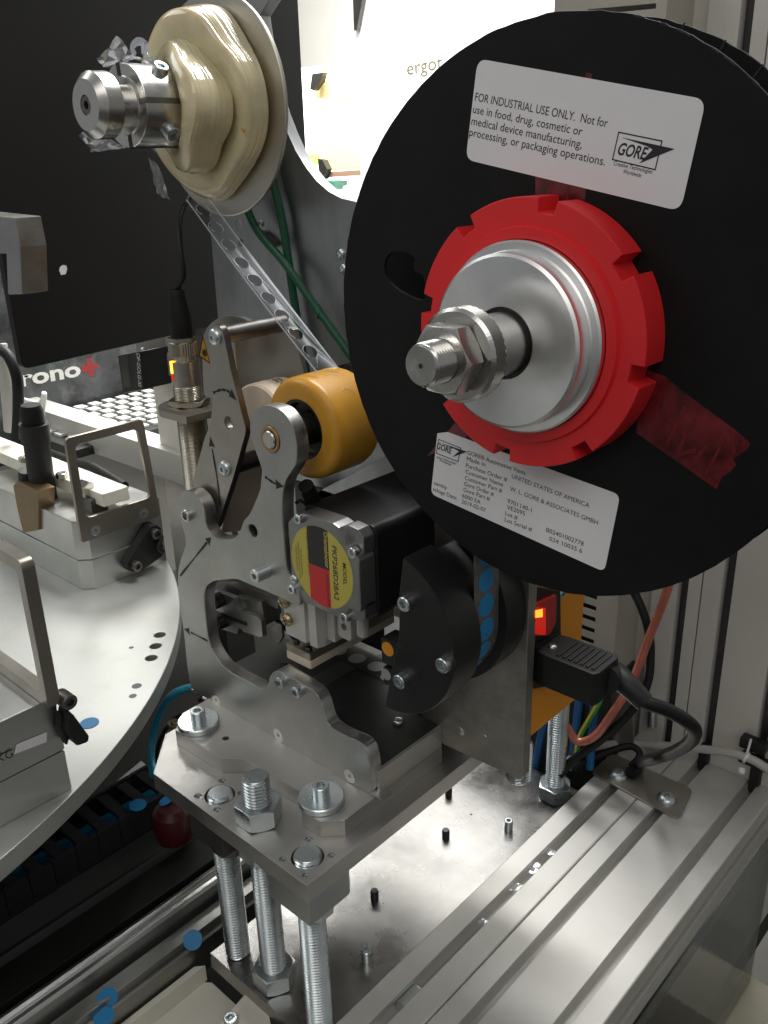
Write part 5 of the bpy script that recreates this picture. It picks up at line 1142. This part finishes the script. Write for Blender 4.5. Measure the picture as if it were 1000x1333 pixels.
# carton with printing
ca = thing('printed_carton', 'dark grey carton printed with white letters and a red cross, under the black board', 'carton', (-780, 220, 0))
part('carton_body', box(-1100, -700.2, 60, 420, 20, 300, 2), SIGNBOX, ca)
cpx = [(160.9,107.8),(237.5,106.4)]
part('lettering', text_bm('rono', cpx[0], cpx[1], 'X', -699.9, 18, bold=.03), SIGNW, ca, smooth=0)
cr = [(250.1,113.1)][0]
part('red_cross', flat([(cr[0] + a, cr[1] + b) for a, b in ((-3, 4), (-3, 12), (4, 12), (4, 4), (11, 4), (11, -3), (4, -3), (4, -11), (-3, -11), (-3, -3), (-11, -3), (-11, 4))], 'X', -699.95, .1), SIGNR, ca, smooth=0)
bm = bmesh.new()
for k in range(9):
    z = 262 - k * 12; merge(bm, flat([(84, z), (84 + 40 - k * 3, z + 2), (84 + 40 - k * 3, z + 4), (84, z + 2)], 'X', -699.95, .1))
part('printed_lines', bm, INKG, ca, smooth=0)
# keyboard
kz = 74
kb = thing('keyboard', 'keyboard with pale keycaps lying on the bright worktop', 'keyboard', (-630, 260, kz))
part('keyboard_base', box(-695, -535, 130, 470, 61, 71, 2), KEYB, kb)
key = None
for r in range(7):
    for c in range(17):
        x = -690 + r * 21.5; y = 138 + c * 19.2 + (r % 3) * 5
        if y > 452: continue
        if key is None: key = part('keycap', box(x, x + 14.5, y, y + 12.5, 71.1, 74, .5), KEYC, kb); k0 = (x, y)
        else:
            q = key.copy(); link(q); q.location = Vector((x - k0[0], y - k0[1], 0)) * S
wt = part('worktop', box(-900, -440, 191, 900, 40, 60, 2), WORK); tag(wt, 'pale worktop under the keyboard', 'worktop')
# post, mounting block and black light-barrier housing behind the lever
po = thing('grey_post', 'grey square post behind the barrel sensor', 'post', (-400, 170, -160))
p2 = [(-424.0,172.8),(-377.9,178.7)]
part('post', box(p2[0][0], p2[1][0], 160, 205, -160, 222, 1.2), UPR, po)
part('flank', box(p2[1][0] + .3, p2[1][0] + 16, 170, 205, -160, 222, .8), DKGREY, po)
part('mount_block', box(p2[0][0] + 2, p2[1][0] + 4, 146, 159.7, 168, 205, 1), LASER, po)
part('mount_screw', place(dome_head(4, 2.4), (p2[0][0] + 14, 146, 186), (0, -1, 0)), ZINC, po)
vp = thing('vent_plate', 'grey sheet with a column of short ventilation slots below the barrel sensor', 'sheet', (-300, 150, 0))
vs_ = []
for s in range(6):
    pass
vq = [(-368.2,118.0),(-298.7,120.3),(-314.4,10.3),(-378.4,8.2)]
sl_ = [[(-366.1,97.1),(-346.2,97.4),(-346.7,94.4),(-366.6,94.0)], [(-366.4,88.8),(-350.0,88.5),(-350.6,85.5),(-366.9,85.7)], [(-366.0,81.0),(-355.4,81.1),(-355.9,78.0),(-366.6,77.9)], [(-365.5,74.0),(-359.6,73.8),(-360.1,70.6),(-366.0,70.8)]]
part('sheet', prism(vq, 'Y', 150, 152, .2), SHEET, vp)
for s in sl_: part('vent_slot', flat(s, 'Y', 149.9, -.05), BURN, vp, smooth=0)
lb = thing('light_barrier', 'black light barrier housing with vertical white lettering under the black board', 'sensor', (-393.0,120.0,177.0))
lo_ = [(-411.7,186.3),(-373.4,195.0),(-376.3,160.8),(-411.4,152.0)]
part('housing', prism(fillet(lo_, 1, 2), 'Y', 120, 150, 1), RUBBER, lb)
part('label_strip', flat([(-386.9,191.4),(-379.4,193.0),(-382.7,162.6),(-390.6,160.1)], 'Y', 119.9, -.05), LBLK, lb, smooth=0)
tp = [(-379.7,193.0),(-383.5,163.2)]
part('lettering', text_bm('OF-GOLG-XI', tp[0], tp[1], 'Y', 119.75, 5.0), LABEL, lb, smooth=0)
part('window', flat([(-409.1,185.3),(-394.9,188.4),(-396.6,160.6),(-408.5,157.4)], 'Y', 119.9, -.05), DKGREY, lb, smooth=0)
gq = part('lime_block', box(-560, -520, 250, 290, 60.1, 110, 2), LGREEN); tag(gq, 'bright lime green block beyond the light barrier', 'block')
# ================================================================ RAILS, CABLE CHAIN, HOSES, LOWER LEFT
rl = thing('linear_rail', 'bright rounded aluminium rail running along the dark bed, lower left', 'rail', (-128, 0, -150))
prof_ = [(-136, -160), (-136, -124), (-134.5, -122.5), (-133.5, -122.5), (-132.6, -121), (-130, -119.6), (-127.5, -120.6), (-126.4, -122.2), (-124.6, -120.2), (-121.6, -120.4), (-120.2, -122.5), (-120.2, -140), (-118.5, -140.4), (-118.5, -160)]
part('rail', prism(fillet(prof_, .6, 2), 'Y', -420, 120, .1), FIXT, rl)
r2 = part('lower_rail', prism(fillet([(-116.5, -165), (-116.5, -133), (-105.5, -133.5), (-104.5, -139.5), (-103.8, -139.5), (-102.5, -138), (-101, -139.5), (-101, -165)], .5, 2), 'Y', -420, 120, .1), mat('dull_rail', (0.33, 0.33, 0.31), .4, 1, .1, 30, .06)); tag(r2, 'dull grey lower rail with a bright lip beside the ivory block', 'rail')
dk = part('black_cover', prism(fillet([(-185, -170), (-185, -132), (-166, -121), (-139, -120.5), (-139, -170)], 1, 2), 'Y', -420, 110, .2), BLACKP); tag(dk, 'glossy black cover strip between the cable chain and the bright rail', 'cover')
dk2 = part('brown_cover', prism(fillet([(-262, -180), (-262, -150), (-190, -134), (-186, -134), (-186, -180)], 1, 2), 'Y', -420, 110, .2), DARKROOM); tag(dk2, 'dark brown cover strip below the cable chain', 'cover')
cc = thing('cable_chain', 'black plastic cable chain with open links between turntable and mounting plate', 'cable chain', (-218, -40, -105))
for k in range(13):
    y = -192 + k * 17.5; x = -203 - 0.02 * (y + 100)
    part('link_bar', box(x - 34, x + .5, y, y + 8.4, -103, -99.6, .5), CHAIN, cc)
    part('link_side', box(x - .2, x + 3.2, y - 3, y + 14, -122, -98.4, .6), CHAIN, cc)
    part('link_side', box(x - 37.4, x - 34.2, y - 3, y + 14, -122, -98.4, .6), CHAIN, cc)
for k in range(4):
    part('chain_hose', tube([(-208 - k * 7.5, -200, -111), (-210 - k * 7.5, -100, -110), (-207 - k * 7.5, 40, -111)], 3.0, 8, 6), (WBLUE if k % 2 else CYAN) if k in (1, 2) else CABLE, cc)
part('chain_floor', box(-236, -200, -200, 45, -122, -120, .2), BURN, cc)
rs = thing('rubber_stop', 'dark red rubber stop below the corner of the mounting plate', 'stop', (-150, -48, -100))
part('bumper', rev([(0, -118), (13, -116), (15, -104), (13.5, -93), (9, -89), (0, -88.5)], ([(-173.0,-26.7)][0][0] - 2, [(-173.0,-26.7)][0][1], 0), 'Z', 28), REDDK, rs)
cable('cyan_hose', [(-173.8,10.0,-4.3), (-193.1,8.0,-14.1), (-206.8,4.0,-24.5), (-219.8,0.0,-43.9), (-225.2,-6.0,-67.7), (-219.8,-12.0,-79.4), (-208.9,-18.0,-84.6)], 3.0, CYAN, 'cyan air hose curving down behind the mounting plate', 'hose')
cable('black_hose', [(-209.4,14.0,-46.6), (-218.4,8.0,-54.5), (-224.3,0.0,-70.6), (-227.2,-4.0,-87.8), (-222.6,-8.0,-94.0)], 1.7, CABLE, 'thin black hose beside the cyan hose', 'hose')
bfit = thing('brass_fitting', 'small brass hose fitting at the corner of the step block', 'fitting', (-214.1,8.0,-53.3))
part('fitting', tube([(-223.8,8.0,-61.2), (-211.6,8.0,-50.7)], 2.6, 10, 1), BRASS, bfit)
part('hex', tube([(-218.9,8.0,-57.2), (-215.3,8.0,-54.1)], 3.5, 6, 1), NICKEL, bfit)
rw = thing('red_terminal', 'small red cable terminal beside the foot of the side plate', 'terminal', (-176.8,12.0,-17.7))
part('red_sleeve', tube([(-183.0,14.0,-22.1), (-178.7,14.0,-18.2)], 2.2, 10, 1), REDDK, rw)
part('metal_tip', tube([(-178.7,14.0,-18.4), (-174.1,14.0,-18.2)], 1.5, 8, 1), STEEL, rw)
wsn = part('pale_plate', prism([(-272.1,-34.0),(-285.5,15.1),(-269.7,13.8),(-269.4,-13.1)], 'Z', -132, -128, .3), WORK); tag(wsn, 'pale plate corner glimpsed between turntable rim and cable chain', 'plate')
ib = thing('ivory_block', 'ivory plastic block with a machined step at the lower edge of the picture', 'block', (-70, -85, -175))
part('lower_step', prism(fillet([(-99.5, -230), (-12, -230), (-12, -63.2), (-91, -63.2), (-99.5, -70)], 1, 2), 'Z', -185, -166, .6), POM, ib)
part('left_rib', prism([(-99.3, -230), (-94.5, -230), (-94.5, -64.5), (-99.3, -70)], 'Z', -165.9, -152, .5), POM, ib)
part('raised_block', prism(fillet([(-56.4,-59.6),(-44.5,-58.1),(-34.1,-60.6),(-19.2,-69.8),(-49.6,-96.5)], 2, 3), 'Z', -165.9, -150, .8), POM, ib)
c = [(-46.5,-80.6)][0]
part('cap_screw', place(cap_head(4.4, 4, 3.4), (c[0], c[1], -150)), ZINC, ib)
# ================================================================ BRIGHT BENCH AREA FAR BEHIND
ep = thing('white_screen', 'large bright white board with grey lettering behind the reel', 'screen', (-300, 905, 0))
part('board', box(-853, 700, 900, 912, -300, 900, 2), WALLW, ep)
ept = [(-740.9,464.3),(-668.2,468.9)]
part('lettering', text_bm('ergot', ept[0], ept[1], 'Y', 899.6, 20), mat('faded_print', (0.16, 0.14, 0.06), .5), ep, smooth=0)
part('dark_edge', prism([(-847.7,614.6),(-815.5,610.5),(-841.3,537.1),(-847.4,537.7)], 'Y', 890, 899, .5), DKSTEEL, ep)
bench = thing('far_bench', 'bright far workbench with a white back board', 'bench', (-1500, 1600, 200))
part('bench_top', box(-2300, -1000, 1450, 2300, 150, 190, 2), WORK, bench)
part('back_board', box(-2300, -1100, 1700, 1712, 190, 592, 2), WALLW, bench)
for s, lab in (([(-1583.8,535.2),(-1435.1,521.7),(-1434.4,482.8),(-1587.2,491.2)], 'upper yellow carton on the far bench'), ([(-1570.1,406.2),(-1430.4,399.7),(-1431.7,318.3),(-1574.1,312.0)], 'lower large yellow carton on the far bench'), ([(-1437.4,470.1),(-1413.1,468.8),(-1413.5,406.4),(-1435.6,403.5)], 'narrow yellow carton between the two larger ones')):
    q = part('yellow_carton', prism(s, 'Y', 1500, 1600, 2), CARTON); tag(q, lab, 'carton', 'yellow cartons on the far bench')
q = part('wooden_rail', prism([(-1549.0,308.2),(-1416.8,312.8),(-1417.4,299.7),(-1550.0,294.6)], 'Y', 1490, 1500, 1), CARTON2); tag(q, 'thin brown rail below the large far carton', 'rail')
q = part('green_bin', prism([(-1549.2,287.2),(-1505.1,285.2),(-1512.3,263.9),(-1541.8,265.8)], 'Y', 1480, 1530, 2), DGREEN); tag(q, 'small dark green bin on the far bench', 'bin')
q = part('lime_cup', prism([(-1596.4,355.6),(-1578.5,353.3),(-1574.5,328.3),(-1595.6,328.6)], 'Y', 1470, 1500, 2), LGREEN); tag(q, 'lime green cup at the edge of the black board', 'cup')
q = part('dark_clamp', prism([(-1562.7,547.1),(-1522.6,547.8),(-1532.6,527.1),(-1560.1,507.2),(-1574.4,511.7)], 'Y', 1470, 1490, 2), BURN); tag(q, 'dark clamp at the corner of the upper far carton', 'clamp', 'dark clamps on the far bench')
q = part('dark_clamp', prism([(-1558.3,343.4),(-1537.9,339.3),(-1522.0,316.2),(-1538.5,291.4),(-1553.5,289.5)], 'Y', 1470, 1490, 2), BURN); tag(q, 'dark clamp at the corner of the lower far carton', 'clamp', 'dark clamps on the far bench')
q = part('paper_stack', prism([(-1469.0,273.9),(-1409.7,277.7),(-1410.0,270.2),(-1475.2,266.2)], 'Y', 1475, 1490, 1), SHEET); tag(q, 'flat grey stack at the foot of the far cartons', 'stack')
